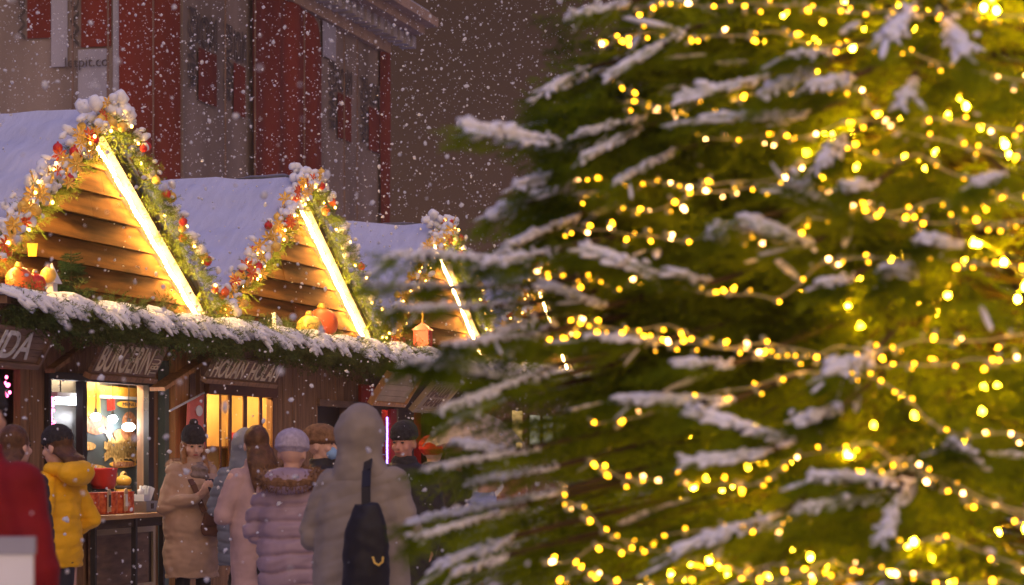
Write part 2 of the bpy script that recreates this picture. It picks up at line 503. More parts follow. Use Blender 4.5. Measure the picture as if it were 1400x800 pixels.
for k in range(4): make_stall(k)

def wall_strip(k, spans, holes, mname='stall_wood', y0=0.1, y1=0.16):
    """front wall of stall k: vertical boards over spans minus holes (x0,x1,z0,z1)"""
    mb = MB(); xs = spans[0]
    edges = sorted(holes)
    x = xs
    def boards(a, b, z0, z1):
        n = max(1, round((b - a) / 0.16)); 
        for i in range(n):
            j = random.uniform(-0.004, 0.004)
            mb.box(a + (b - a) * i / n + 0.002, a + (b - a) * (i + 1) / n - 0.002, y0 + j, y1, z0, z1)
    for (a, b, z0, z1) in edges:
        if a > x + 0.01: boards(x, a, 0, 2.6)
        boards(a, b, 0, z0); boards(a, b, z1, 2.6)
        x = b
    if spans[1] > x + 0.01: boards(x, spans[1], 0, 2.6)
    return mb.build('front_wall', M[mname], stalls[k])

def zat(u, v, o=-0.1): return onplane(u, v, o)[1]

# ---- burger stall front
k = 0; st = stalls[0]
b0, b1 = front_px(0, 64, 196); a0, a1 = front_px(0, -45, 28)
ztop = zat(150, 524); zsill = zat(160, 703)
wall_strip(0, (-2.56, 2.56), [(a0, a1, 1.0, 2.15), (b0, b1, zsill, ztop)], 'stall_wood')
# dark window frame with mid post
wf = MB()
pm0, pm1 = front_px(0, 107, 113)
wf.box(b0 - 0.05, b0, 0.06, 0.099, zsill, ztop + 0.06); wf.box(b1, b1 + 0.12, 0.05, 0.099, 0.0, ztop + 0.06)
wf.box(b0, b1, 0.06, 0.099, ztop, ztop + 0.06); wf.box(pm0, pm1, 0.06, 0.12, zsill, ztop - 0.002)
wfo = wf.build('window_frame', M['black_metal'], st)
t0, t1 = front_px(0, 215.5, 221)
MB().box(t0, t1, 0.03, 0.095, 0, 2.32).build('corner_trim', M['teal'], st)
p0, p1 = front_px(0, 222, 241)
MB().box(p0, p1, -0.02, 0.094, 0, 2.42).build('post', M['post_wood'], st)
# diagonal braces
def brace(k, ua, va, ub, vb, o=0.06, w_=0.14):
    a = onplane(ua, va, o, k); b = onplane(ub, vb, o, k)
    MB().beam((a[0], -o, a[1]), (b[0], -o, b[1]), 0.035, w_, up=(0, 1, 0)).build('brace', M['post_wood'] if k == 0 and ua > 200 else M['stall_wood'], stalls[k])
brace(0, 215, 532, 288, 484)
brace(0, 68, 507, 118, 470, w_=0.08)

def sign_board(k, tl, tr, br, bl, ot, ob, matn, label, words, lm='letter', frame=None, rad=None):
    """tilted board hung under the eaves; its upper edge leans out. words: list of (text, x0, x1, y0, y1, rot)"""
    ot += 0.26; ob += 0.26
    s0 = (onplane(*tl, ot, k)[0] + onplane(*bl, ob, k)[0]) / 2; s1 = (onplane(*tr, ot, k)[0] + onplane(*br, ob, k)[0]) / 2
    zt = (onplane(*tl, ot, k)[1] + onplane(*tr, ot, k)[1]) / 2; zb = (onplane(*bl, ob, k)[1] + onplane(*br, ob, k)[1]) / 2
    e = empty('sign_board', world(PITCH * k + s0, ob, zb), ANG)
    tag(e, label, 'sign', 'wooden sign boards under the eaves')
    w_ = s1 - s0; up = Vector((0, -(ot - ob), zt - zb)); h = up.length; u_ = up.normalized(); n_ = Vector((1, 0, 0)).cross(u_)
    Mx = Matrix(((1, u_.x, n_.x, 0), (0, u_.y, n_.y, 0), (0, u_.z, n_.z, 0), (0, 0, 0, 1)))
    mb = MB()
    nb = 5
    for i in range(nb):
        mb.box(0, w_, h * i / nb + 0.002, h * (i + 1) / nb - 0.002, -0.03, random.uniform(-0.002, 0.002), Mx)
    mb.build('board', M[matn], e)
    fr = MB()
    fr.box(-0.03, w_ + 0.03, -0.045, -0.003, -0.04, 0.025, Mx)
    if frame:
        fr.box(w_ + 0.001, w_ + 0.04, 0, h, -0.04, 0.025, Mx); fr.box(-0.04, -0.001, 0, h, -0.04, 0.025, Mx)
    fr.build('board_frame', M[frame or 'stall_wood'], e)
    for (tx, x0, x1, y0, y1, rot) in words:
        o = Mx @ Vector((x0 * w_, y0 * h, 0.002)); xd = Mx.to_3x3() @ Vector((1, 0, 0)); yd = Mx.to_3x3() @ Vector((0, 1, 0))
        if rot:
            fit_text(tx, 'lettering', M[lm], e, Mx @ Vector((x1 * w_, y0 * h, 0.002)), yd, -xd, (y1 - y0) * h, (x1 - x0) * w_, 0.006)
        else:
            fit_text(tx, 'lettering', M[lm], e, o, xd, yd, (x1 - x0) * w_, (y1 - y0) * h, 0.006, 0.012)
    return e
sign_board(0, (-28, 440), (68, 455), (54, 500), (-45, 486), 0.16, 0.03, 'sign_wood', 'brown board with big grey letters catching cold light, before the burger stall', [('SUDA', 0.05, 0.82, 0.08, 0.92, 0)], 'letter_grey', 'sign_wood')
sign_board(0, (143, 464), (229, 476), (213, 519), (126, 508), 0.15, 0.02, 'sign_wood', 'brown board lettered BURGERIN above the lit burger window', [('BURGERIN', 0.03, 0.82, 0.08, 0.92, 0), ('TBU', 0.85, 0.97, 0.08, 0.6, 1)])
sign_board(1, (296, 486), (390, 500), (376, 526), (284, 514), 0.13, 0.03, 'sign_wood', 'brown board of narrow worn letters above the yellow barred window', [('HOUAN', 0.02, 0.46, 0.06, 0.94, 0), ('HOLAN', 0.54, 0.98, 0.06, 0.94, 0)])
sign_board(2, (523, 508), (574, 513), (556, 552), (521, 548), 0.26, 0.06, 'frame_wood', 'pale square board in a wooden frame left of its slanted twin', [], 'letter_grey', 'post_wood')
sign_board(2, (596, 520), (622, 527), (606, 562), (566, 556), 0.30, 0.04, 'frame_wood', 'slanted pale board with faint grey writing in a light frame', [('HALUA', 0.1, 0.9, 0.45, 0.85, 0), ('KAHA', 0.25, 0.9, 0.1, 0.38, 0)], 'sign_wood', 'frame_wood')

# ---- menu poster on the back partition of the burger window
def px_box(k, u0, v0, u1, v1, o):
    a = onplane(u0, v0, o, k); b = onplane(u1, v1, o, k)
    return a[0], b[0], b[1], a[1]        # x0,x1,z0,z1
mo = -0.34; my = 0.34
x0, x1, z0, z1 = px_box(0, 111, 529, 189, 676, mo)
z0 = 1.02
me_ = empty('menu_poster', world(0, 0, 0), ANG); tag(me_, 'dark menu poster with yellow plates, chips and onion rings in the burger window', 'menu poster')
M['menu_dark'] = mat('menu_dark', (0.06, 0.085, 0.085), 0.5, 0.2, 2)
M['menu_yellow'] = mat('menu_yellow', (0.80, 0.42, 0.05), 0.6, 0.15, 9)
M['menu_food'] = mat('menu_food', (0.62, 0.30, 0.06), 0.6, 0.45, 30, second=(0.85, 0.55, 0.16))
M['menu_meat'] = mat('menu_meat', (0.35, 0.08, 0.03), 0.6, 0.5, 24, second=(0.65, 0.30, 0.12))
M['menu_white'] = mat('menu_white', (0.8, 0.78, 0.7), 0.6, 0.05, 5)
MB().box(x0, x1, my, my + 0.03, z0, z1).build('poster_panel', M['menu_dark'], me_)
W_, H_ = x1 - x0, z1 - z0
def mp(fx, fz, d=0.004): return (x0 + fx * W_, my - d, z0 + fz * H_)
fr = MB()
fr.box(x1 - 0.035, x1 - 0.01, my - 0.012, my - 0.002, z0, z1 - 0.03); fr.box(x0 + 0.3 * W_, x1 - 0.036, my - 0.012, my - 0.002, z1 - 0.085, z1 - 0.06)
fr.build('poster_frame', M['white'], me_)
def disc(name, fx, fz, rx, rz, mm, d=0.006, n=24):
    vs = [(x0 + fx * W_ + rx * W_ * math.cos(2 * math.pi * i / n), my - d, z0 + fz * H_ + rz * H_ * math.sin(2 * math.pi * i / n)) for i in range(n)]
    vs += [(a, my - 0.001, c) for (a, b, c) in vs]
    mb = MB(); mb.add(vs, [tuple(range(n - 1, -1, -1))] + [(i, (i + 1) % n, n + (i + 1) % n, n + i) for i in range(n)])
    return mb.build(name, M[mm], me_)
def rects(name, lst, mm, d=0.007):
    mb = MB()
    for (fx, fz, w_, h_, a) in lst:
        c = Vector(mp(fx, fz, d)); ca, sa = math.cos(a), math.sin(a)
        pts = []
        for (i, j) in ((-1, -1), (1, -1), (1, 1), (-1, 1)):
            xx, zz = i * w_ * W_ / 2, j * h_ * W_ / 2
            pts.append((c.x + xx * ca - zz * sa, c.y, c.z + xx * sa + zz * ca))
        pts2 = [(p[0], c.y + 0.004, p[2]) for p in pts]
        mb.add(pts + pts2, [(0, 1, 2, 3), (0, 4, 5, 1), (1, 5, 6, 2), (2, 6, 7, 3), (3, 7, 4, 0)])
    return mb.build(name, M[mm], me_)
r = random.Random(4)
rects('name_plate', [(0.14, 0.93, 0.3, 0.20, 0), (0.20, 0.86, 0.22, 0.2, 0.1), (0.60, 0.975, 0.75, 0.07, 0)], 'menu_yellow', 0.006)
pl = disc('name_plate', 0.80, 0.875, 0.19, 0.030, 'menu_yellow'); fit_text('MENU', 'lettering', M['wrap_ink'], pl, mp(0.70, 0.862, 0.008), (1, 0, 0), (0, 0, 1), 0.24 * W_, 0.028 * H_, 0.002)
disc('name_plate', 0.72, 0.37, 0.24, 0.030, 'menu_yellow')
rects('writing_line', [(0.72, 0.37, 0.38, 0.035, 0)], 'menu_meat', 0.009)
disc('burger_picture', 0.24, 0.70, 0.22, 0.085, 'menu_meat')
disc('drink_picture', 0.83, 0.73, 0.12, 0.085, 'menu_meat')
disc('burger_picture', 0.74, 0.62, 0.2, 0.05, 'menu_meat', 0.008)
rects('chips_picture', [(r.uniform(0.48, 0.86), r.uniform(0.45, 0.53), 0.24, 0.05, r.uniform(-0.5, 0.5)) for i in range(34)], 'menu_food', 0.0095)
disc('burger_picture', 0.22, 0.30, 0.24, 0.07, 'menu_food', 0.010)
disc('name_plate', 0.1, 0.52, 0.14, 0.035, 'menu_food')
for i in range(9):
    a = r.uniform(0, 6.28); cx, cz = r.uniform(0.5, 0.9), r.uniform(0.13, 0.27); 
    mb = MB(); q = Vector(mp(cx, cz, 0.008 + 0.001 * i)); rr = r.uniform(0.05, 0.085)
    mb.tube([(q.x + rr * math.cos(t * 0.5236), q.y, q.z + rr * math.sin(t * 0.5236)) for t in range(13)], 0.016, 5)
    mb.build('onion_ring_picture', M['menu_food'], me_)
for i in range(5): rects('writing_line', [(r.uniform(0.28, 0.5), 0.58 + 0.02 * i, 0.08, 0.022, r.uniform(-.2, .2))], 'menu_white', 0.009)
for i in range(4): rects('writing_line', [(0.86 + 0.02 * i, 0.06 + 0.012 * i, 0.05, 0.03, 0.3)], 'menu_white', 0.009)
rects('chilli_picture', [(0.50, 0.875, 0.13, 0.09, 0.1)], 'red', 0.007)
# partitions behind the window, so the stall is a shallow lit kitchen
MB().box(b0, pm0 + 0.02, 0.9, 0.94, 1.0, 2.45).build('partition', M['teal'], st)
MB().box(pm1, b1 + 0.1, my + 0.035, my + 0.07, 0.95, 2.45).build('partition', M['black_metal'], st)

def pendant(u, v, o, rpx, label, k=0, Y=21.5, rx=1.25):
    s, z = onplane(u, v, o, k); rad = rpx / F * Y
    e = empty('pendant_lamp', world(PITCH * k + s, o, z), ANG); tag(e, label, 'lamp', 'white lamps hanging in the burger stall')
    MB().ell((0, 0, 0), (rad * rx, rad * rx, rad)).build('bulb', M['lamp_white'], e, True)
    MB().cap((0, 0, rad * 0.9), (0, 0, rad * 1.9), rad * 0.55, rad * 0.3).build('socket', M['black_metal'], e, True)
    MB().tube([(0, 0, rad * 1.9), (0.005, 0, 0.1 + rad), (0, 0, max(0.3, 2.48 - z))], 0.004, 5).build('cord', M['black_metal'], e)
pendant(131, 570, -0.22, 5.5, 'round white lamp hanging before the burger picture on the menu poster')
pendant(154, 573, -0.22, 5.5, 'round white lamp hanging mid-way across the menu poster')
pendant(176, 584, -0.22, 6.2, 'lowest and brightest white lamp hanging before the chips on the menu', rx=1.5)
pendant(110, 547, -0.19, 5.5, 'white lamp in front of the dark window post beside the tube light')
s, z = onplane(76, 548, -0.25); s2, z2 = onplane(103, 548, -0.25)
e = empty('tube_light', world(s, -0.25, z), ANG); tag(e, 'cold white tube light glowing in the burger window', 'lamp')
MB().tube([(0, 0, 0), (s2 - s, 0, 0)], 0.028, 10).build('tube', M['tube_white'], e, True)
MB().box(-0.03, s2 - s + 0.03, -0.03, 0.03, 0.03, 0.07).build('housing', M['white'], e)
MB().tube([(0.1, 0, 0.07), (0.1, 0, 2.5 - z)], 0.006, 5).build('hanger', M['black_metal'], e)
e = empty('strip_lamp', world(b0, -0.22, ztop + 0.04), ANG); tag(e, 'added unseen strip lamp lighting the menu poster inside the burger stall', 'lamp')  # unseen lamp added behind the lintel to light the menu board evenly
MB().box(pm1 - b0, b1 - b0, -0.02, 0.02, 0, 0.02).build('lamp_tube', M['added_menu_light'], e); MB().box(pm1 - b0 - 0.02, b1 - b0 + 0.02, -0.03, 0.03, 0.021, 0.05).build('lamp_housing', M['white'], e)
# pink led string column
def led_string(label, pts, r_, matn, n, k=0, jit=0.03, grp='coloured light strings', prox=6.0):
    e = empty('light_string', world(PITCH * k, 0, 0), ANG); tag(e, label, 'light string', grp)
    rr = random.Random(len(label)); P = []
    for i in range(n):
        t = i / max(1, n - 1) * (len(pts) - 1); j = min(int(t), len(pts) - 2); q = Vector(pts[j]).lerp(Vector(pts[j + 1]), t - j)
        q += Vector((rr.uniform(-jit, jit), rr.uniform(-jit, jit) * 0.5, rr.uniform(-jit, jit)))
        P.append(q)
    MB().tube(P, 0.004, 4).build('wire', M['black_metal'], e)
    proto = None
    for q in P:
        if proto is None:
            proto = MB().ell((0, 0, 0), (r_, r_, r_ * 1.2), n=8, m=6).build('bulb', M[matn], e, True); b = proto
        else:
            b = proto.copy(); COL.objects.link(b); b.parent = e
        b.location = q
s, z = onplane(71, 545, -0.12); s2, z2 = onplane(74, 594, -0.12)
led_string('pink light string hanging down the side of the burger window', [(s, 0.13, z), (s2, 0.13, z2)], 0.012, 'led_pink', 34)
s, z = onplane(10, 520, -0.12); s2, z2 = onplane(8, 536, -0.12)
led_string('short pink light string below the SUDA board', [(s - 0.05, 0.1, z), (s2, 0.1, z2)], 0.013, 'led_pink', 9)
# shelves in the kitchen behind the narrow window
s0, s1 = front_px(0, 66, 107)
for zz in (1.35, 1.7, 2.0): MB().box(b0, pm0, 0.7, 0.89, zz, zz + 0.025).build('shelf', M['steel'], st)
for i in range(8):
    xx = b0 + 0.08 + (pm0 - b0 - 0.14) * (i % 4) / 3; zz = (1.376, 1.726)[i // 4]
    b = MB().loft([(zz, 0.03, 0.03, xx, 0.8), (zz + 0.09, 0.032, 0.032, xx, 0.8), (zz + 0.13, 0.012, 0.012, xx, 0.8), (zz + 0.17, 0.012, 0.012, xx, 0.8)], 10).build('bottle', M[['gold', 'red', 'pearl', 'orange'][(i * 3) % 4]], None, True)
    b.location = world(0, 0, 0); b.rotation_euler = (0, 0, ANG)
    tag(b, ['yellow', 'red', 'pale', 'orange'][(i * 3) % 4] + ' bottle on the %s kitchen shelf in the burger window' % ('lower' if i < 4 else 'upper'), 'bottle', 'bottles on the kitchen shelves')

# ---- counter table of the burger stall
tx0, tz = onplane(117, 702, 0.12); tx1, _ = onplane(222, 702, 0.12)
tz = 1.0
ct = empty('counter_table', world(0, 0, 0), ANG); tag(ct, 'wooden counter table with dark legs and panelled front below the burger window', 'table')
MB().box(tx0 - 1.0, tx1, -0.30, 0.045, tz - 0.035, tz).build('table_top', M['table_wood'], ct)
for u in (120, 176, 214):
    lx = onplane(u, 760, 0.2)[0]
    MB().box(lx - 0.02, lx + 0.02, -0.27, -0.23, 0, tz - 0.036).build('leg', M['black_metal'], ct)
MB().box(tx0 - 0.95, tx1 - 0.05, -0.255, -0.235, tz - 0.11, tz - 0.037).build('rail', M['dark_wood'], ct)
pb = MB(); px0, px1 = onplane(128, 760, -0.02)[0], onplane(214, 760, -0.02)[0]
pb.box(px0, px1, 0.05, 0.07, 0.35, 0.85); pb.build('front_panel', M['sign_wood'], st)
pf = MB(); 
pf.box(px0, px1, 0.03, 0.048, 0.82, 0.87); pf.box(px0, px1, 0.03, 0.048, 0.33, 0.38); pf.box(px0, px0 + 0.05, 0.03, 0.048, 0.38, 0.82); pf.box(px1 - 0.05, px1, 0.03, 0.048, 0.38, 0.82)
pf.build('panel_frame', M['frame_wood'], st)

def place(k, u, v, o):
    s, z = onplane(u, v, o, k); return world(PITCH * k + s, o, z), s, z
def on_table(u, o=0.1):
    s = onplane(u, 698, o)[0]; return world(s, o, tz + 0.001)
M['tin'] = mat('red_tin', (0.62, 0.03, 0.02), 0.4, 0.4, 26, second=(0.80, 0.22, 0.08))
M['tag'] = mat('kraft_tag', (0.55, 0.40, 0.25), 0.7, 0.2, 30)
tinlab = ['half hidden behind the yellow jacket', 'with an arched kraft label, nearer the yellow jacket', 'without a label, between the two labelled ones', 'with an arched kraft label and a white card', 'beside the steel napkin holder']
for i, u in enumerate((124, 137, 149, 160, 172)):
    e = empty('spice_tin', on_table(u, 0.06), ANG); tag(e, 'red patterned tin on the burger counter, ' + tinlab[i], 'tin', 'red patterned tins on the counter')
    MB().loft([(0, 0.068, 0.068, 0, 0), (0.005, 0.07, 0.07, 0, 0), (0.165, 0.07, 0.07, 0, 0), (0.172, 0.073, 0.073, 0, 0), (0.18, 0.072, 0.072, 0, 0)], 20).build('tin_body', M['tin'], e, True)
    if i in (1, 3):
        t = MB(); n = 12
        vs = [(-0.035, -0.083, 0.02), (0.035, -0.083, 0.02)] + [(0.035 * math.cos(math.pi * j / n), -0.083, 0.17 + 0.04 * math.sin(math.pi * j / n)) for j in range(n + 1)]
        vs2 = [(a, -0.075, c) for (a, b, c) in vs]; L = len(vs)
        t.add(vs + vs2, [tuple(range(L)), tuple(range(2 * L - 1, L - 1, -1))] + [(j, L + j, L + (j + 1) % L, (j + 1) % L) for j in range(L)])
        tg = t.build('kraft_label', M['tag'], e)
        MB().box(-0.02, 0.02, -0.088, -0.0835, 0.06, 0.16).build('label_card', M['wrap_ink'] if i == 1 else M['white'], tg)
e = empty('napkin_holder', on_table(196, 0.1), ANG); tag(e, 'steel box of white napkins and straws at the end of the counter', 'napkin holder')
hb = MB()
for (a, b, c, d) in ((-0.13, 0.13, -0.08, -0.07), (-0.13, 0.13, 0.07, 0.08), (-0.13, -0.12, -0.069, 0.069), (0.12, 0.13, -0.069, 0.069)): hb.box(a, b, c, d, 0, 0.095)
hb.box(-0.119, 0.119, -0.069, 0.069, 0.002, 0.012)
hb.build('holder_box', M['steel'], e)
MB().box(-0.03, 0.03, -0.084, -0.0805, 0.03, 0.075).build('holder_badge', M['wrap_ink'], e)
for i in range(8):
    xx = 0.0 + 0.016 * i; mb = MB(); tilt = -0.02 + 0.012 * i + random.uniform(-0.01, 0.01)
    mb.beam((xx, random.uniform(-0.03, 0.03), 0.013), (xx + tilt, random.uniform(-0.03, 0.03), 0.20 + random.uniform(0, 0.03)), 0.012, 0.03)
    mb.build('straw_sleeve', M['white'], e)
MB().box(-0.11, -0.01, -0.05, 0.05, 0.013, 0.15).build('napkin', M['white'], e)
MB().loft([(0.151, 0.03, 0.03, -0.06, 0), (0.19, 0.028, 0.028, -0.06, 0), (0.2, 0.01, 0.01, -0.06, 0), (0.225, 0.01, 0.01, -0.06, 0)], 12).build('sauce_bottle', M['white'], e, True)
p, s, z = place(0, 144, 655, -0.2)
e = empty('red_pot', world(s, -0.22, 1.001), ANG); tag(e, 'red enamel pot on a black stove in the burger window', 'pot')
MB().loft([(0.20, 0.10, 0.09, 0, 0), (0.24, 0.14, 0.10, 0, 0), (0.36, 0.17, 0.11, 0, 0), (0.375, 0.175, 0.112, 0, 0)], 24).build('pot_body', M['red'], e, True)
MB().loft([(0, 0.13, 0.1, 0, 0), (0.14, 0.14, 0.1, 0, 0), (0.198, 0.1, 0.09, 0, 0)], 18).build('stove', M['black_metal'], e, True)
sb_ = MB(); sb_.box(-2.45, 1.6, 0.165, 0.33, 0.90, 1.0); sb_.build('work_top', M['steel'], st)
p, s, z = place(0, 166, 665, -0.25)
e = empty('toy_burger', world(s, -0.23, 1.001), ANG); tag(e, 'yellow burger shaped figure standing by the red pot', 'ornament')
MB().ell((0, 0, 0.26), (0.075, 0.07, 0.05)).build('bun', M['menu_yellow'], e, True)
MB().ell((0, 0, 0.205), (0.08, 0.075, 0.022)).build('filling', M['wrap_ink'], e, True)
MB().loft([(0, 0.05, 0.05, 0, 0), (0.12, 0.055, 0.055, 0, 0), (0.19, 0.078, 0.07, 0, 0)], 16).build('lower_bun', M['menu_yellow'], e, True)

# ---- second stall: yellow lit window with bars
k = 1; st = stalls[1]
w0, w1 = front_px(1, 282, 372); zt_, zb_ = zat(325, 541), zat(325, 668)
d0, d1 = front_px(1, 434, 505); dz1 = zat(450, 556)
wall_strip(1, (-2.56, 2.56), [(w0, w1, zb_, zt_), (d0, d1, 0.95, dz1)], 'stall_wood')
M['cream'] = mat('cream_panel', (0.62, 0.40, 0.15), 0.7, 0.12, 3, second=(0.72, 0.50, 0.22))
M['bar_wood'] = mat('bar_wood', (0.12, 0.045, 0.02), 0.5, 0.2, 4)
ib = MB()
ib.box(w0 - 0.1, w1 + 0.1, 0.62, 0.66, zb_ - 0.2, zt_ + 0.15); ib.box(w0 - 0.13, w0 - 0.09, 0.165, 0.62, zb_ - 0.2, zt_ + 0.15); ib.box(w1 + 0.09, w1 + 0.13, 0.165, 0.62, zb_ - 0.2, zt_ + 0.15)
ib.box(w0 - 0.09, w1 + 0.09, 0.165, 0.62, zb_ - 0.2, zb_ - 0.16)
wn = MB()
for (ua, ub) in ((278, 283), (299.5, 303), (311.5, 317), (331.5, 338), (353.5, 359), (371, 375)):
    xa, xb = front_px(1, ua, ub); wn.box(xa + 0.01, xb - 0.03, 0.09, 0.104, zb_, zt_)
wn.box(w0 - 0.05, w1 + 0.05, 0.05, 0.098, zt_ + 0.001, zt_ + 0.09); wn.box(w0 - 0.05, w1 + 0.05, 0.05, 0.098, zb_ - 0.06, zb_ - 0.001)
wno = wn.build('window_frame', M['bar_wood'], st)
ib.build('window_lining', M['cream'], st)
mbs = MB(); mbs.box(w0 - 0.08, w1 + 0.08, 0.45, 0.615, 1.55, 1.57); mbs.build('shelf', M['bar_wood'], st)
e = empty('strip_lamp', world(PITCH + w0, -0.3, zt_ + 0.08), ANG); tag(e, 'warm strip lamp above the yellow barred window inside the stall', 'lamp')
MB().box(0.05, w1 - w0 - 0.05, -0.02, 0.02, -0.02, 0.0).build('lamp_tube', M['lamp_warm'], e)
MB().box(0.0, w1 - w0, -0.035, 0.035, 0.001, 0.05).build('lamp_housing', M['white'], e)
def cup(u, v, o, k, h, r_, m, label, name='paper_cup', base=None):
    s = onplane(u, v, o, k)[0]
    e = MB().loft([(0, r_ * 0.75, r_ * 0.75, 0, 0), (h * 0.97, r_, r_, 0, 0), (h, r_ * 0.97, r_ * 0.97, 0, 0)], 14).build(name, M[m], None, True)
    e.location = world(PITCH * k + s, o, base); e.rotation_euler = (0, 0, ANG)
    return tag(e, label, 'cup')
cup(338, 570, -0.52, 1, 0.42, 0.055, 'orange', 'tall orange stack of cups on the shelf in the yellow window', 'cup_tower', 1.571)
cup(319, 590, -0.52, 1, 0.14, 0.05, 'red', 'small red cup on the shelf in the yellow window', base=1.571)
M['green'] = mat('green_box', (0.05, 0.13, 0.07), 0.6, 0.2, 6)
s, z = onplane(327, 612, -0.5, 1)
e = empty('green_crate', world(PITCH + s, -0.40, zb_ - 0.159), ANG); tag(e, 'green box lettered ROME behind the bars of the yellow window', 'box')
MB().box(-0.30, 0.42, -0.06, 0.06, 0, z - zb_ + 0.21).build('box_body', M['green'], e)
fit_text('ROME', 'lettering', M['white'], e, (-0.05, -0.064, z - zb_ + 0.12), (1, 0, 0), (0, 0, 1), 0.22, 0.07, 0.003)
s, z = onplane(312, 655, -0.3, 1)
e = MB().loft([(0, 0.05, 0.05, 0, 0), (0.12, 0.05, 0.05, 0, 0), (0.15, 0.02, 0.02, 0, 0), (0.19, 0.015, 0.015, 0, 0)], 14).build('sauce_bottle', M['white'], None, True)
e.location = world(PITCH + s, -0.28, zb_ - 0.159); tag(e, 'white bottle with a short neck inside the yellow window', 'bottle')
# red pennant on a white rod
s0, z0 = onplane(232, 562, 0.25, 1); s1, z1 = onplane(279, 537, 0.05, 1)
e = empty('pennant_sign', world(PITCH + s1, 0.05, z1), ANG); tag(e, 'red hanging pennant with white marks on a thin white rod beside the yellow window', 'pennant')
MB().tube([(0, 0, 0), (s0 - s1, -0.20, z0 - z1)], 0.010, 6).build('rod', M['white'], e)
M['pennant'] = mat('pennant_red', (0.75, 0.19, 0.16), 0.8, 0.1, 4)
fa = onplane(256, 550, 0.14, 1); fb = onplane(283, 538, 0.05, 1)
pn = MB(); ny = 8
for j in range(ny + 1):
    zz = -j / ny * 0.62
    for i in range(5):
        t = i / 4
        pn.v.append((( fa[0] - s1) * (1 - t) + (-0.0) * t + (0.03 * j / ny) , -0.09 * (1 - t) + 0.012 * math.sin(i * 1.6 + j * 0.5), (fa[1] - z1) * (1 - t) + zz - 0.004))
for j in range(ny):
    for i in range(4):
        a = j * 5 + i; pn.f.append((a, a + 1, a + 6, a + 5)); pn.mi.append(0)
po = pn.build('cloth', M['pennant'], e, True)
so_ = po.modifiers.new('thick', 'SOLIDIFY'); so_.thickness = 0.006
for (zc, hh) in ((-0.17, 0.05), (-0.36, 0.04)):
    mb = MB(); xm = (fa[0] - s1) * 0.5 + 0.01
    mb.ell((xm, -0.075, zc), (0.085, 0.012, hh)); mb.build('emblem', M['white'], e, True)
# dark doorway of the second stall with a metal shutter box
MB().box(d0, d1, 0.35, 0.39, 0.95, dz1 + 0.2).build('hatch_back', M['black_metal'], st)
MB().box(d0 - 0.04, d1 + 0.04, 0.06, 0.099, dz1, dz1 + 0.07).build('hatch_lintel', M['sign_wood'], st)

# ---- third stall: red panels, cold lit cabinet
k = 2; st = stalls[2]
c0, c1 = front_px(2, 522, 540); e0, e1 = front_px(2, 566, 612)
wall_strip(2, (-2.56, 2.56), [(c0, c1, 0.9, zat(526, 560)), (e0, e1, 0.95, zat(585, 565))], 'dark_wood')
M['red_paint'] = mat('red_paint', (0.45, 0.015, 0.015), 0.5, 0.3, 3)
for (ua, ub, va, vb) in ((501, 519, 530, 556), (541, 549, 560, 700)):
    xa, xb = front_px(2, ua, ub, 0.0); MB().box(xa, xb, 0.06, 0.094, zat(540, vb), zat(540, va)).build('painted_panel', M['red_paint'], st)
MB().box(e0 - 0.2, e1 + 0.2, 0.5, 0.54, 0.95, 2.4).build('back_panel', M['red_paint'], st)
cb = empty('display_cabinet', world(2 * PITCH, 0, 0), ANG); tag(cb, 'narrow display cabinet with cold light tubes in the red stall', 'cabinet')
MB().box(c0, c1, 0.30, 0.33, 0.9, zat(526, 560)).build('cabinet_back', M['steel'], cb)
for i in range(6): MB().box(c0 + 0.03, c1 - 0.02, 0.17, 0.299, 1.0 + 0.16 * i, 1.012 + 0.16 * i).build('cabinet_shelf', M['white'], cb)
MB().box(c1 - 0.03, c1, 0.06, 0.165, 0.9, zat(526, 558)).build('cabinet_frame', M['frame_wood'], cb)
xa = onplane(534, 600, -0.15, 2)[0]
MB().box(xa - 0.02, xa + 0.10, 0.15, 0.165, zat(526, 640), zat(526, 572)).build('light_panel', M['led_white'], cb)
s, z = onplane(527, 572, -0.12, 2); s2, z2 = onplane(527, 640, -0.12, 2)
led_string('violet blue light string down the edge of the display cabinet', [(s, 0.1, z), (s, 0.1, z2)], 0.013, 'led_blue', 26, 2, 0.003)
# lamps in the red stall
e = empty('pendant_lamp', world(2 * PITCH + e0 + 0.3, -0.3, 2.3), ANG); tag(e, 'warm shaded lamp inside the red panelled stall', 'lamp')
MB().ell((0, 0, -0.02), (0.05, 0.05, 0.06)).build('bulb', M['lamp_warm'], e, True)
MB().loft([(-0.02, 0.10, 0.10, 0, 0), (0.1, 0.03, 0.03, 0, 0)], 14).build('lamp_shade', M['black_metal'], e, True)

# ---- fourth stall: glimpses of lit windows
k = 3; st = stalls[3]
h0, h1 = front_px(3, 700, 716); h2, h3 = front_px(3, 722, 775)
wall_strip(3, (-2.56, 2.56), [(h0, h1, 1.5, 2.1), (h2, h3, 1.62, 2.05)], 'stall_wood')
M['pane'] = mat_glow('lit_pane', (1.0, 0.62, 0.22), 0.8); M['pane_cold'] = mat_glow('lit_pane_pale', (0.9, 0.85, 0.62), 0.45)
MB().box(h0, h1, 0.12, 0.14, 1.5, 2.1).build('lit_window', M['pane'], st)
lw = MB().box(h2, h3, 0.12, 0.14, 1.62, 2.05).build('lit_window', M['pane_cold'], st)
mbw = MB()
for i in range(4): mbw.box(h2 + (h3 - h2) * i / 3 - 0.02, h2 + (h3 - h2) * i / 3 + 0.02, 0.08, 0.119, 1.62, 2.05)
mbw.box(h2, h3, 0.085, 0.115, 1.83, 1.86)
mbw.build('window_bar', M['bar_wood'], lw)

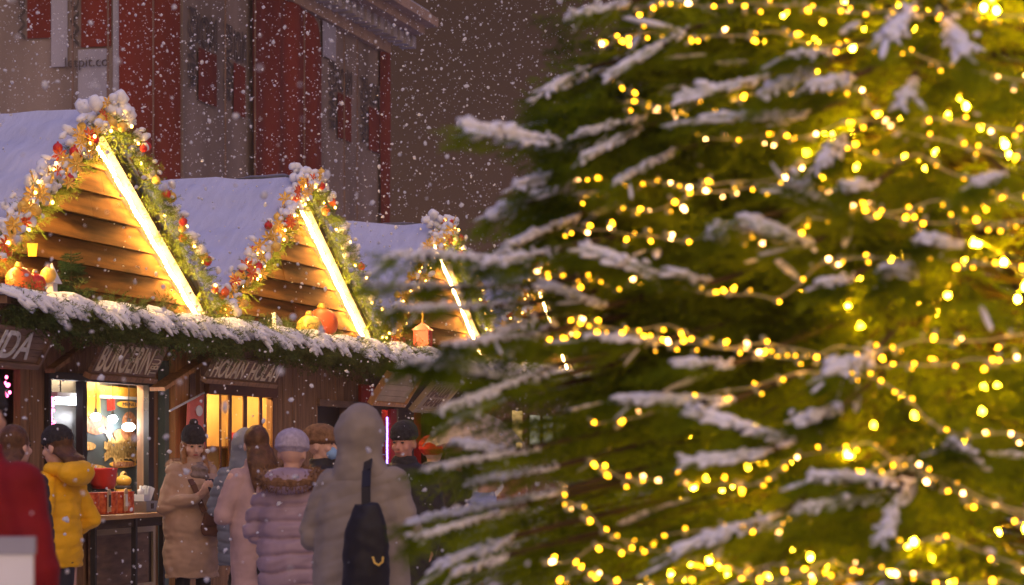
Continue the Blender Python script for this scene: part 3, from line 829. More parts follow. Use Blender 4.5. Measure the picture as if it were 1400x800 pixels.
# ================================================================ garlands
SPR = [needle_spray(100 + i, 3, 26, 1.0, 0.030, 0.16, 0.7) for i in range(4)]
BL = [blob(i) for i in range(6)]
def garland_mesh(path, n, rad, length, name, parent, seed, bias, spread=1.0, zmin=-9.0, mt='garland_needle'):
    """sprays fanned round a path (list of points)"""
    r = np.random.default_rng(seed)
    P = np.array(path, float); t = r.uniform(0, len(P) - 1.001, n); i = t.astype(int); f = (t - i)[:, None]
    base = P[i] * (1 - f) + P[i + 1] * f
    d = r.normal(size=(n, 3)) * spread + np.array(bias)
    d[:, 2] = np.maximum(d[:, 2], zmin)
    d /= np.linalg.norm(d, axis=1, keepdims=True)
    pos = base + d * rad * r.uniform(0.0, 0.55, (n, 1))
    parts = []
    for q in range(4):
        m = (np.arange(n) % 4) == q
        parts.append(scatter(SPR[q], pos[m], frames(d[m], r.uniform(-1, 1, m.sum())), length * r.uniform(0.7, 1.25, m.sum())))
    V, T = join_np(parts)
    return np_mesh(name, V, T, [M[mt]], parent), pos, d
def snow_lumps(name, pos, d, size, parent, seed, stretch=(1.8, 0.75, 0.6), up=0.03):
    r = np.random.default_rng(seed + 1000); n = len(pos); parts = []
    for q in range(6):
        m = (np.arange(n) % 6) == q
        if not m.any(): continue
        sc = size * r.uniform(0.5, 1.3, m.sum())
        parts.append(scatter(BL[q], pos[m] + np.array([0, 0, up]), frames(d[m], r.uniform(-0.3, 0.3, m.sum())), sc[:, None] * np.array(stretch)))
    V, T = join_np(parts)
    return tag(np_mesh(name, V, T, [M['snow']], parent, smooth=True), kind='stuff')

EAVE = ['over the burger stall signs', 'over the yellow barred window', 'over the red stall and its tilted boards', 'over the last stall hidden by the spruce']
for k in range(4):
    e = frame_empty('eave_garland', k); tag(e, 'thick snowy fir garland along the eaves ' + EAVE[k], 'garland', 'fir garlands along the eaves')
    path = [(-2.62 + 5.24 * i / 40, -0.36 + 0.03 * math.sin(i * 1.7), 2.52 + 0.035 * math.sin(i * 0.9 + k) + 0.02 * math.sin(i * 2.3)) for i in range(41)]
    o, pos, d = garland_mesh(path, 900, 0.22, 0.20, 'greenery', e, 300 + k, (0.6, -0.55, -0.1), 0.75, -0.42)
    # snow lies on the upper twigs and on the crest
    r = np.random.default_rng(k + 40)
    n = 1900; t = r.uniform(0, 39.99, n); i = t.astype(int); P = np.array(path); base = P[i] + (P[i + 1] - P[i]) * (t - i)[:, None]
    a = r.uniform(-0.7, 1.45, n)
    off = np.stack([r.normal(0, 0.03, n), -0.20 * np.sin(a) , 0.13 * np.cos(a)], axis=1)
    dd = np.stack([r.normal(0.9, 0.35, n), -np.cos(a) - 0.15, -np.sin(a) * 0.75], axis=1)
    keep = r.uniform(0, 1, n) > np.clip((a - 0.9) * 1.0, 0, 0.9)
    snow_lumps('snow_cover', (base + off)[keep], dd[keep], 0.050, e, k, (2.0, 0.42, 0.36), 0.012)
# gable garlands, one on each slope
def bauble(parent, me, mt, loc, s):
    o = bpy.data.objects.new('bauble', me); o.location = loc; o.scale = (s, s, s); link(o, parent); return o
bm_cache = {}
def bauble_mesh(mn):
    if mn not in bm_cache:
        mb = MB(); mb.ell((0, 0, 0), (1, 1, 1), n=14, m=10); mb.tube([(0, 0, 0.95), (0, 0, 1.25)], 0.22, 8)
        me = mb.mesh('bauble'); me.materials.append(M[mn]); me.polygons.foreach_set('use_smooth', [True] * len(me.polygons)); bm_cache[mn] = me
    return bm_cache[mn]
fl = MB()
for i in range(7):
    a = i * 2 * math.pi / 7
    c, s_ = math.cos(a), math.sin(a); c2, s2_ = math.cos(a + 0.35), math.sin(a + 0.35); c3, s3_ = math.cos(a - 0.35), math.sin(a - 0.35)
    fl.add([(0, 0, 0), (c2 * 0.6, -0.18, s2_ * 0.6), (c, -0.05, s_), (c3 * 0.6, -0.18, s3_ * 0.6)], [(0, 1, 2, 3)])
fl.ell((0, -0.1, 0), (0.18, 0.15, 0.18), n=8, m=5)
flower_me = {}
for mn in ('gold', 'orange'):
    me = fl.mesh('silk_flower'); me.materials.append(M[mn]); flower_me[mn] = me
GSIDE = {-1: 'falling from the gable tip toward the viewer', 1: 'falling from the gable tip away from the viewer'}
SIDEW = ['burger stall', 'barred window stall', 'red panelled stall', 'stall behind the spruce']
for k in range(4):
    for sd in (-1, 1):
        e = frame_empty('gable_garland', k)
        tag(e, ('gold flowered snowy garland on the near slope of the ' if sd < 0 else 'green garland with red baubles on the far slope of the ') + SIDEW[k], 'garland', 'garlands on the gable slopes')
        path = [(sd * 2.72 * i / 30, -0.13, ZA + 0.095 - SLOPE * 2.72 * i / 30) for i in range(31)]
        o, pos, d = garland_mesh(path, 430, 0.15, 0.125, 'greenery', e, 500 + k * 2 + sd, (0.1 * sd, -0.6, 0.1), 0.9, mt='gable_needle_lit')
        r = random.Random(900 + k * 2 + sd); rn = np.random.default_rng(70 + k * 2 + sd)
        nb = 34 if sd < 0 else 18
        # snow tufts along the crest
        n = 110 if sd < 0 else 70; t = rn.uniform(0, 1, n) ** 1.15 * 29.9; i = t.astype(int); P = np.array(path)
        base = P[i] + np.stack([rn.normal(0, 0.05, n) + 0.06 * sd, rn.uniform(-0.16, 0.10, n), rn.uniform(0.03, 0.17, n)], axis=1)
        snow_lumps('snow_cover', base, rn.normal(size=(n, 3)) + np.array([sd, 0, -0.5]), 0.040, e, k * 7 + sd, (1.2, 0.9, 0.75), 0.0)
        for q in range(nb):
            t = (q + r.uniform(0, 1)) / nb
            if sd < 0:
                mn = r.choice(['gold', 'gold', 'gold', 'gold', 'red', 'pearl'])
                loc = (-2.70 * t + r.uniform(-0.04, 0.02) - 0.03, r.uniform(-0.32, -0.04), ZA + 0.17 - SLOPE * 2.70 * t + r.uniform(-0.06, 0.09))
            else:
                mn = r.choice(['red', 'pearl', 'pearl', 'orange', 'gold'])
                loc = (2.70 * t + r.uniform(-0.03, 0.08), r.uniform(-0.26, -0.18), ZA + 0.15 - SLOPE * 2.70 * t + r.uniform(-0.08, 0.12))
            bauble(e, bauble_mesh(mn), None, loc, r.uniform(0.03, 0.05))
        if sd < 0:
            for q in range(48):
                t = (q + r.uniform(0, 1)) / 48
                f_ = bpy.data.objects.new('silk_flower', flower_me[r.choice(['gold', 'gold', 'gold', 'gold', 'orange'])]); link(f_, e)
                f_.location = (-2.70 * t - 0.06 + r.uniform(-0.05, 0.05), r.uniform(-0.32, -0.1), ZA + 0.18 - SLOPE * 2.70 * t + r.uniform(-0.05, 0.14))
                f_.rotation_euler = (r.uniform(-0.6, 0.6), r.uniform(0, 6), r.uniform(-1.4, 0.3)); s_ = r.uniform(0.055, 0.085); f_.scale = (s_, s_, s_)
        for q in range(34 if sd < 0 else 12):
            t = (q + r.uniform(0, 1)) / (34 if sd < 0 else 12)
            if 'gb' not in flower_me:
                g_ = MB(); g_.ell((0, 0, 0), (0.012, 0.012, 0.014), n=8, m=6); flower_me['gb'] = g_.mesh('bulb'); flower_me['gb'].materials.append(M['garland_bulb'])
            b_ = bpy.data.objects.new('bulb', flower_me['gb']); link(b_, e)
            b_.location = (sd * (2.70 * t + (0.05 if sd < 0 else -0.02)) + r.uniform(-0.04, 0.04), r.uniform(-0.30, -0.12), ZA + 0.14 - SLOPE * 2.70 * t + r.uniform(-0.05, 0.12))
        if sd < 0:
            # snowy bouquet on the very tip
            n = 30; pp = np.stack([rn.normal(-0.02, 0.12, n), rn.uniform(-0.25, 0.05, n), ZA + 0.20 + rn.normal(0, 0.05, n)], axis=1)
            snow_lumps('snow_cover', pp, rn.normal(size=(n, 3)), 0.055, e, k + 200, (1.1, 0.95, 0.85), 0.0)
    # led rope under both slopes
    e = frame_empty('light_rope', k); tag(e, 'warm white light rope edging the gable of the ' + SIDEW[k], 'light rope', 'light ropes under the gables')
    for sd in (-1, 1):
        mb = MB(); pts = []
        N_ = 52
        for i in range(N_ + 1):
            t = i / N_; x_ = sd * (0.02 + 2.60 * t)
            pts.append((x_, 0.01 if sd > 0 else -0.01, ZA - (0.055 if sd > 0 else 0.035) - SLOPE * abs(x_) - 0.010 * math.sin(i * 0.8)))
        mb.tube(pts, 0.005, 6)
        for p_ in pts: mb.ell(p_, (0.017, 0.017, 0.017), n=8, m=6)
        mb.build('rope_length', M['led'], e, True)

# ---- ornaments on the ledges
def ball(name, k, u, v, o, rpx, m, label, cat='bauble', cap=True):
    s, z = onplane(u, v, o, k); Y = (world(PITCH * k + s, o, 0)).y; rad = rpx / F * Y
    e = empty(name, world(PITCH * k + s, o, z), ANG); tag(e, label, cat, 'giant ornaments on the ledges')
    MB().ell((0, 0, 0), (rad, rad, rad * 0.98), n=24, m=16).build('ball', M[m], e, True)
    mb = MB(); n = 20
    vs = []; 
    MB().ell((0, 0.0, rad * 0.45), (rad * 0.86, rad * 0.86, rad * 0.60), n=20, m=12).build('snow_cap', M['snow'], e, True) if not cap else None
    MB().loft([(rad * 0.93, rad * 0.3, rad * 0.3, 0, 0), (rad * 1.12, rad * 0.3, rad * 0.3, 0, 0), (rad * 1.22, rad * 0.18, rad * 0.18, 0, 0), (rad * 1.3, rad * 0.2, rad * 0.2, 0, 0)], 14).build('hanger_cap', M['gold'], e, True)
ball('giant_bauble', 1, 440, 443, 0.16, 22, 'orange', 'big orange red bauble on the ledge behind the golden one')
ball('giant_bauble', 1, 423, 449, 0.30, 18.5, 'gold', 'big golden bauble on the ledge below the second gable')
ball('giant_bauble', 0, 26, 383, 0.18, 19, 'orange', 'big orange red bauble on the ledge of the burger stall')
ball('giant_bauble', 0, 48, 388, 0.26, 15, 'red', 'dark red bauble leaning on the big one on the burger stall ledge')
ball('giant_bauble', 0, 66, 376, 0.24, 11, 'gold', 'small golden bauble beside the white wooden arrow house')
ball('giant_bauble', 0, 4, 345, 0.12, 13, 'red', 'raspberry red bauble hung under the near slope of the first gable')
ball('giant_bauble', 2, 545, 468, 0.2, 10, 'red', 'red bauble on the ledge beside the red lantern')
p, s, z = place(0, 71, 398, 0.24)
e = empty('arrow_house', world(s, 0.24, 2.641), ANG); tag(e, 'white wooden arrow shaped little house on the burger stall ledge', 'ornament')
MB().box(-0.04, 0.04, -0.028, 0.028, 0, 0.16).build('house_body', M['white'], e)
MB().add([(-0.07, -0.055, 0.16), (0.07, -0.055, 0.16), (0.07, 0.055, 0.16), (-0.07, 0.055, 0.16), (0, 0, 0.32)], [(3, 2, 1, 0), (0, 1, 4), (1, 2, 4), (2, 3, 4), (3, 0, 4)]).build('pointed_roof', M['white'], e)
p, s, z = place(0, 41, 342, 0.03)
e = empty('hanging_lantern', world(s, 0.05, z), ANG); tag(e, 'small yellow paper lantern on the gable boards above the red baubles', 'lantern')
M['lantern'] = mat('lantern_paper', (0.85, 0.42, 0.04), 0.6, 0.1, 5)
MB().loft([(-0.05, 0.033, 0.033, 0, 0), (0.05, 0.045, 0.045, 0, 0)], 4).build('lantern_body', M['lantern'], e)
MB().tube([(0, 0, 0.05), (0, 0.06, 0.14)], 0.004, 5).build('lantern_hook', M['black_metal'], e)
p, s, z = place(0, 97, 402, 0.2)
e = empty('ledge_fir', world(s, 0.2, 2.641), ANG); tag(e, 'small dark artificial fir standing on the burger stall ledge', 'small tree')
rr = np.random.default_rng(9); n = 120; h = rr.uniform(0.04, 0.42, n); aa = rr.uniform(0, 6.28, n); rad = 0.15 * (1 - h / 0.5)
pp = np.stack([np.zeros(n), np.zeros(n), h], axis=1); dd = np.stack([np.cos(aa), np.sin(aa), rr.uniform(-0.1, 0.5, n)], axis=1)
V, T = scatter(SPR[0], pp, frames(dd), rad + 0.05)
M['dark_needle'] = mat_leaf('dark_needle', (0.012, 0.035, 0.018), (0.03, 0.06, 0.03), 0.2)
np_mesh('crown', V, T, [M['dark_needle']], e)
MB().tube([(0, 0, 0), (0, 0, 0.45)], 0.015, 6, 0.004).build('trunk', M['bark'], e)
p, s, z = place(1, 380, 445, 0.2)
e = MB(); e.box(-0.11, 0.11, -0.02, 0.02, 0, 0.2)
e = e.build('white_card', M['white'], None); e.location = world(PITCH + s, 0.2, 2.645); e.rotation_euler = (R(-10), R(20), ANG)
tag(e, 'white card leaning on the ledge below the second gable', 'card')
p, s, z = place(2, 578, 482, 0.2)
e = empty('red_lantern', world(2 * PITCH + s, 0.2, 2.641), ANG); tag(e, 'tall red lantern with pointed lid on the ledge of the third gable', 'lantern')
MB().box(-0.09, 0.09, -0.09, 0.09, 0, 0.30).build('lantern_body', M['red'], e)
MB().add([(-0.11, -0.11, 0.3), (0.11, -0.11, 0.3), (0.11, 0.11, 0.3), (-0.11, 0.11, 0.3), (0, 0, 0.40)], [(3, 2, 1, 0), (0, 1, 4), (1, 2, 4), (2, 3, 4), (3, 0, 4)]).build('lantern_lid', M['red'], e)
MB().tube([(0, 0, 0.39), (0, 0, 0.5)], 0.012, 6).build('candle_tip', M['gold'], e)

# dried red stars hanging by the fourth stall
rr = random.Random(2); s, z = onplane(668, 555, 0.2, 3)
e = empty('star_bunch', world(3 * PITCH + s, 0.2, z), ANG); tag(e, 'bunch of dark red snowy stars hanging above the umbrella', 'ornament')
for i in range(16):
    mb = MB(); c = Vector((rr.uniform(-0.22, 0.22), rr.uniform(-0.1, 0.1), rr.uniform(-0.25, 0.25))); vs = []
    for j in range(10):
        a = math.pi * j / 5; q = 0.09 if j % 2 == 0 else 0.035
        vs.append(c + Vector((math.cos(a) * q, 0, math.sin(a) * q)))
    vs += [c + Vector((0, -0.02, 0)), c + Vector((0, 0.02, 0))]
    mb.add(vs, [(j, (j + 1) % 10, 10) for j in range(10)] + [((j + 1) % 10, j, 11) for j in range(10)])
    mb.build('star', M['red_paint'] if i % 3 else M['pearl'], e)
MB().tube([(0, 0, 0.2), (0, 0.15, 2.6 - z)], 0.006, 5).build('cord', M['black_metal'], e)

# ================================================================ wrapped building behind
cx_ = (250 - 700) / F * 55
bd = empty('wrapped_building', (cx_, 55, 0), ANG)
tag(bd, 'tall old building wrapped in grey and red banners behind the stalls', 'building')
# local x = along the side face (d), local y = to the left along the front face
def sx_(u): return (71500 / (1550 - u) - 55) / DY
WH = 12.4
MB().box(0, 15.2, 0, 26, 0, WH).build('wall', M['wrap_grey'], bd)
cr = MB()
cr.box(-0.15, 15.35, -0.15, 26, WH, WH + 0.55); cr.build('architrave', M['stone'], bd)
dn = MB()
for i in range(27): dn.box(0.0 + i * 0.62, 0.32 + i * 0.62, -0.55, -0.152, WH + 0.30, WH + 0.62)
for i in range(40): dn.box(-0.55, -0.152, 0.0 + i * 0.62, 0.32 + i * 0.62, WH + 0.30, WH + 0.62)
dn.build('dentil', M['stone_pale'], bd)
co = MB()
co.box(-0.9, 16.1, -0.9, 26, WH + 0.62, WH + 0.86); co.box(-1.2, 16.4, -1.2, 26, WH + 0.86, WH + 1.1); co.box(-1.05, 16.25, -1.05, 26, WH + 1.1, WH + 1.22)
co.build('cornice', M['stone'], bd)
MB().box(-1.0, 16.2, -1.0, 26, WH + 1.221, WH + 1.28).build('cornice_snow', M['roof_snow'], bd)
MB().box(0.5, 14.5, 0.5, 25, WH + 0.86, WH + 3.0).build('attic', M['stone'], bd)
# banner sheets: side face, slightly proud and wavy
def sheet(name, mm, x0, x1, z0, z1, side=True, off=0.03, wav=0.05, n=14, m=10, topcut=None):
    mb = MB(); rr = random.Random(hash((round(x0, 2), round(z0, 2))) & 255)
    ph = rr.uniform(0, 6)
    for j in range(m + 1):
        for i in range(n + 1):
            t = i / n; q = j / m
            x = x0 + (x1 - x0) * t; zt = z1 if topcut is None else topcut(t)
            z = z0 + (zt - z0) * q
            o = off + wav * (0.5 + 0.5 * math.sin(x * 4.3 + ph + 0.3 * math.sin(z)))
            mb.v.append((x, -o, z) if side else (-o, x, z))
    for j in range(m):
        for i in range(n):
            a = j * (n + 1) + i
            f = (a, a + 1, a + n + 2, a + n + 1)
            mb.f.append(f if side else f[::-1]); mb.mi.append(0)
    return mb.build(name, M[mm], bd, True)
sheet('red_banner', 'wrap_red', sx_(338), sx_(436), 1, 12.38, True, 0.06, 0.12, 24, 12, lambda t: 12.38 - 1.3 * max(0, t - 0.75) ** 2 * 16 * 0.6)
sheet('red_banner', 'wrap_red', sx_(516), 15.25, 1, 12.38, True, 0.06, 0.12, 8, 16)
sheet('pale_banner', 'wrap_pale', sx_(437), sx_(456), 11.5, 12.38, True, 0.05, 0.03)
def side_block(uc0, uc1, ut0, ut1, zt, zr1, zr0, z_side):
    x0, x1 = sx_(ut0), sx_(ut1)
    sheet('red_square', 'wrap_red', x0, x1, zr0, zr1, True, 0.04, 0.02, 4, 4)
    fit_text('IOИ', 'lettering', M['wrap_ink'], bd, (x0, -0.06, zr1 + 0.06), (1, 0, 0), (0, 0, 1), x1 - x0, zt - zr1 - 0.08, 0.01, 0.01)
    xs0, xs1 = sx_(uc0), sx_(uc1)
    fit_text('POWER', 'lettering', M['wrap_ink'], bd, (xs0, -0.06, zt), (0, 0, -1), (1, 0, 0), zt - z_side, xs1 - xs0, 0.01, 0.01)
side_block(255, 265, 268, 293, 11.15, 10.35, 9.2, 9.4)
side_block(304, 314, 316, 333, 11.15, 10.35, 9.2, 9.4)
side_block(447, 457, 459, 478, 11.45, 10.75, 9.6, 9.7)
side_block(491, 500, 502, 516, 11.45, 10.75, 9.6, 9.7)
sm = MB()
for u in (296, 337, 405, 460, 478): sm.box(sx_(u), sx_(u) + 0.03, -0.22, -0.19, 1, 12.3)
# front face: distance from the corner along +y
def fy(u): return (250 - u) / 63.6
sheet('red_banner', 'wrap_red', fy(250) + 0.02, fy(160), 1, 12.38, False, 0.06, 0.12, 18, 10)
for (ua, ub, vb) in ((102, 147, 60), (22, 57, 45)): sheet('red_square', 'wrap_red', fy(ub), fy(ua), 1.5 + (620 - vb) / 63.6, 12.0, False, 0.04, 0.02, 4, 4)
sheet('pale_banner', 'wrap_pale', fy(140), fy(97), 7.5, 1.5 + (620 - 63) / 63.6, False, 0.03, 0.03, 6, 8)
sheet('pale_banner', 'wrap_pale', fy(158), fy(149), 7.5, 12.2, False, 0.03, 0.03, 6, 8)
sheet('pale_banner', 'wrap_pale', fy(82), fy(58), 9.9, 12.2, False, 0.03, 0.03, 6, 8)
fit_text('letpit.co', 'lettering', M['wrap_ink'], bd, (-0.10, fy(80), 1.5 + (620 - 92) / 63.6), (0, -1, 0), (0, 0, 1), 1.0, 0.28, 0.01)
fit_text('POW', 'lettering', M['wrap_ink'], bd, (-0.10, fy(88), 12.0), (0, 0, -1), (0, -1, 0), 1.7, 0.20, 0.01, 0.02)
fit_text('POW', 'lettering', M['wrap_ink'], bd, (-0.10, fy(10), 12.0), (0, 0, -1), (0, -1, 0), 1.5, 0.17, 0.01, 0.02)
for u in (213, 147, 95): sm.box(-0.22, -0.19, fy(u), fy(u) + 0.03, 1, 12.3)
sm.build('scaffold_pole', M['seam'], bd)
# ================================================================ the big spruce
TX, TY, TH = 1.28, 7.6, 6.6
def TR(z): return np.maximum(0.03, 0.286 * (TH - 0.1 - z))
tree = empty('spruce_tree', (TX, TY, 0))
tag(tree, 'big snow laden spruce wrapped in golden fairy lights', 'tree')
MB().tube([(0, 0, 0), (0.01, 0, 2.0), (0, 0.01, 4.5), (0, 0, TH - 0.2)], 0.13, 12, 0.015).build('trunk', M['bark'], tree, True)
tr = np.random.default_rng(21)
TSP = [needle_spray(400 + i, 4, 30, 1.0, 0.022, 0.115, 0.5) for i in range(5)]
B_pos = []; B_dir = []; B_len = []; wood = MB()
def grow(z, az, Rm, dens, droop=-0.25):
    if math.cos(az - math.pi) > 0.45 and 1.40 < z < 1.90: Rm *= 0.84
    """one limb with sprays; local coordinates"""
    r = tr
    d = np.array([math.cos(az), math.sin(az), droop])
    d /= np.linalg.norm(d)
    o = np.array([0, 0, z + 0.25 * Rm])
    L = Rm / math.hypot(d[0], d[1]) * r.uniform(0.74, 0.97)
    p1 = o + d * L
    wood.tube([o, o + d * L * 0.5 + np.array([0, 0, -0.01]), p1], 0.011, 4, 0.002, cap=False)
    n = max(3, int(dens * L))
    t0 = 0.30
    t = t0 + (1 - t0) * np.sqrt(r.uniform(0, 1, n))
    side = np.array([-math.sin(az), math.cos(az), 0])
    for q in t:
        a = r.normal(0, 0.75)
        dd = d * math.cos(a) + side * math.sin(a) + np.array([0, 0, r.normal(-0.16, 0.26)])
        B_pos.append(o + d * L * q); B_dir.append(dd); B_len.append(r.uniform(0.16, 0.30) * (0.75 + 0.35 * (1 - q)))
    B_pos.append(p1 - d * 0.1); B_dir.append(d); B_len.append(r.uniform(0.16, 0.24))
z = 0.25
while z < TH - 0.3:
    Rm = float(TR(z)); seen = 0.75 < z < 3.15
    step = 0.13 if seen else 0.22
    nb = int(2 * math.pi * Rm / (0.15 if seen else 0.26)) + 4
    for i in range(nb):
        az = 2 * math.pi * (i + tr.uniform(0, 1)) / nb
        front = math.cos(az - math.radians(235))      # facing the viewer and the open side
        if noise.noise(Vector((math.cos(az) * 2.6, math.sin(az) * 2.6, z * 3.2))) < -0.22 and tr.uniform() < 0.8: continue
        if seen and front > -0.35: grow(z + tr.uniform(-0.06, 0.06), az, Rm, 11, tr.uniform(-0.42, -0.02))
        elif tr.uniform() < 0.55: grow(z + tr.uniform(-0.06, 0.06), az, Rm, 7, tr.uniform(-0.4, -0.05))
    z += step

for q in range(170):      # the dense flank toward the stalls
    zz = tr.uniform(1.92, 2.45); grow(zz, R(tr.uniform(175, 228)), float(TR(zz)) * 1.02, 12, tr.uniform(-0.4, -0.05))
for q in range(130):
    zz = tr.uniform(1.70, 1.98); grow(zz, R(tr.uniform(198, 232)), float(TR(zz)), 12, tr.uniform(-0.4, -0.05))
# snow laden branches seen in the photo: tip and root in photo pixels, thickness
SN = [(775, 22, 865, 0, 20), (745, 122, 805, 92, 26), (828, 104, 942, 38, 26), (632, 170, 800, 200, 36), (790, 182, 885, 157, 18), (795, 216, 880, 170, 24),
      (840, 248, 922, 204, 18), (668, 290, 795, 246, 26), (685, 338, 795, 292, 22), (705, 252, 750, 238, 24), (928, 132, 1050, 104, 28), (1040, 128, 1112, 92, 28),
      (1105, 116, 1168, 104, 32), (958, 160, 1105, 154, 24), (1212, 46, 1248, 8, 36), (1318, 72, 1296, 22, 30), (1120, 222, 1152, 188, 24), (1230, 142, 1247, 106, 20),
      (1080, 248, 1150, 290, 34), (970, 314, 1016, 306, 34), (1010, 296, 1112, 332, 34), (1150, 254, 1195, 252, 22), (798, 336, 912, 378, 32), (910, 368, 975, 386, 22),
      (738, 384, 832, 418, 24), (800, 458, 905, 466, 18), (840, 543, 1005, 546, 28), (940, 558, 1090, 602, 32), (930, 632, 1065, 612, 28), (918, 494, 1005, 497, 22),
      (1110, 648, 1245, 658, 30), (1090, 694, 1215, 676, 26), (1203, 738, 1232, 668, 22), (918, 752, 1065, 702, 30), (1208, 366, 1250, 372, 34), (1258, 324, 1314, 332, 28),
      (1130, 508, 1195, 482, 32), (1085, 574, 1152, 556, 24), (690, 484, 765, 436, 22), (560, 712, 775, 668, 16), (596, 772, 705, 732, 24), (600, 584, 695, 540, 18),
      (620, 602, 705, 616, 20), (640, 658, 765, 636, 16), (1080, 74, 1135, 70, 18), (620, 782, 700, 757, 18), (1300, 600, 1345, 640, 22), (1330, 250, 1375, 235, 20), (1120, 385, 1165, 380, 24)]
FING = [(498, 388, 720, 392, 15), (535, 346, 720, 352, 22), (588, 498, 730, 432, 20), (560, 492, 735, 520, 20), (610, 470, 740, 455, 16), (545, 420, 720, 415, 16), (600, 560, 760, 500, 20), (580, 640, 740, 610, 16), (560, 735, 720, 690, 14), (655, 360, 760, 340, 22)]
def hit(u, v, off, far=None):
    """where the view ray through the pixel meets the crown (grown by off)"""
    Y = 5.2
    while Y < 7.5:
        p = at(u, v, Y)
        if math.hypot(p.x - TX, p.y - TY) < float(TR(p.z)) + off: return p
        Y += 0.02
    return at(u, v, far or 7.1)
tw = Vector((TX, TY, 0))
snow_jobs = []
def snowy_branch(job, finger=False):
    u0, v0, u1, v1, wpx = job
    tip = hit(u0, v0, 0.16, 6.55); root = hit(u1, v1, 0.02, 6.9)
    if finger: tip = at(u0, v0, 6.15); root = at(u1, v1, 6.75)
    d = root - tip; L = d.length
    wd = wpx / F * tip.y
    # carry the branch back to the trunk
    inner = Vector((TX, TY, root.z + 0.28))
    wood.tube([tip - tw, (tip + root) / 2 - tw - Vector((0, 0, wd * 0.3)), root - tw, root.lerp(inner, 0.5) - tw, inner - tw], 0.005, 5, 0.012, cap=False)
    dn = -d.normalized()
    n = int(14 + L * 90)
    for i in range(n):
        t = tr.uniform(0, 1.15)
        p = root.lerp(tip, min(t, 0.97)) - Vector((0, 0, wd * tr.uniform(0.0, 0.7)))
        dd = np.array(dn) + tr.normal(size=3) * np.array([0.4, 0.4, 0.22]) + np.array([0, 0, -0.28])
        B_pos.append(np.array(p - tw)); B_dir.append(dd); B_len.append(tr.uniform(0.05, 0.10) if u0 < 720 else tr.uniform(0.06, 0.13))
    snow_jobs.append((tip - tw, root - tw, wd, finger))
for j in SN: snowy_branch(j)
for j in FING: snowy_branch(j, True)
pos = np.array(B_pos); dr = np.array(B_dir); ln = np.array(B_len); n = len(pos)
dr /= np.linalg.norm(dr, axis=1, keepdims=True)
parts = []
for q in range(5):
    m = (np.arange(n) % 5) == q
    parts.append(scatter(TSP[q], pos[m], frames(dr[m], tr.uniform(-0.6, 0.6, m.sum())), ln[m]))
V, T = join_np(parts)
crown = np_mesh('crown', V, T, [M['needle']], tree)
wood.build('limb_wood', M['bark'], crown)
print('tree sprays', n, 'tris', len(T))

# snow on those branches: each clump one part
for si, (tip, root, wd, finger) in enumerate(snow_jobs):
    d = root - tip; L = d.length; dn = np.array(d.normalized()); k = max(10, int(L / (wd * 0.13)))
    side = np.cross(dn, [0, 0, 1.0]); side /= np.linalg.norm(side)
    P = []; D = []; S = []
    amt = 0.5 if finger else 1.0
    kc = max(4, int(L / (wd * 0.36)))
    for i in range(kc):
        t = (i + 0.5) / kc; prof = (0.6 + 0.4 * math.sin(math.pi * min(1, t * 1.5))) * (1 - 0.25 * t)
        P.append(np.array(tip) + dn * L * t + side * tr.normal(0, wd * 0.08)); D.append(dn + tr.normal(size=3) * 0.1)
        s_ = wd * prof * tr.uniform(0.30, 0.42) * (0.8 if finger else 1); S.append((s_ * tr.uniform(1.3, 2.0), s_ * tr.uniform(0.9, 1.2), s_ * 0.72))
    for i in range(k):
        t = (i + 0.5) / k
        q = np.array(tip) + dn * L * t
        prof = (0.55 + 0.45 * math.sin(math.pi * min(1, t * 1.5))) * (1 - 0.25 * t)
        P.append(q + side * tr.normal(0, wd * 0.26) + np.array([0, 0, tr.normal(0.0, wd * 0.14)])); D.append(dn + tr.normal(size=3) * 0.35)
        s_ = wd * prof * tr.uniform(0.13, 0.30) * (0.75 if finger else 1)
        S.append((s_ * tr.uniform(1.1, 1.7), s_ * tr.uniform(0.9, 1.3), s_ * 0.78))
        # side twigs with their own snow
        for sg in (-1, 1):
            if tr.uniform() < 0.42 * amt:
                l2 = wd * tr.uniform(0.35, 1.0)
                dd = -dn * 0.8 + side * sg * 0.8 + np.array([0, 0, -0.35]); dd /= np.linalg.norm(dd)
                P.append(q + dd * l2 * 0.6 - np.array([0, 0, wd * 0.12])); D.append(dd)
                S.append((l2 * 0.55, wd * tr.uniform(0.07, 0.15), wd * tr.uniform(0.06, 0.13)))
    P = np.array(P); D = np.array(D); S = np.array(S); parts = []
    sel = tr.integers(0, 6, len(P))
    for q in range(6):
        m = sel == q
        if m.any(): parts.append(scatter(BL[q], P[m], frames(D[m]), S[m]))
    V, T = join_np(parts)
    np_mesh('snow_clump', V, T, [M['snow']], crown, smooth=True)

# thin snow dust on random twigs of the crown
m = (tr.uniform(0, 1, n) < 0.055) & (pos[:, 1] < 0.3) & (np.hypot(pos[:, 0], pos[:, 1]) > 0.72 * TR(pos[:, 2]))
pp = pos[m] + dr[m] * ln[m, None] * 0.55 + np.array([0, 0, 0.008]); parts = []
sel = tr.integers(0, 6, len(pp))
for q in range(6):
    mm = sel == q
    parts.append(scatter(BL[q], pp[mm], frames(dr[m][mm]), (ln[m][mm] * 0.42)[:, None] * np.array([1.0, 0.16, 0.10]) * tr.uniform(0.6, 1.2, (mm.sum(), 1))))
V, T = join_np(parts)
tag(np_mesh('snow_dust', V, T, [M['snow']], crown, smooth=True), kind='stuff')

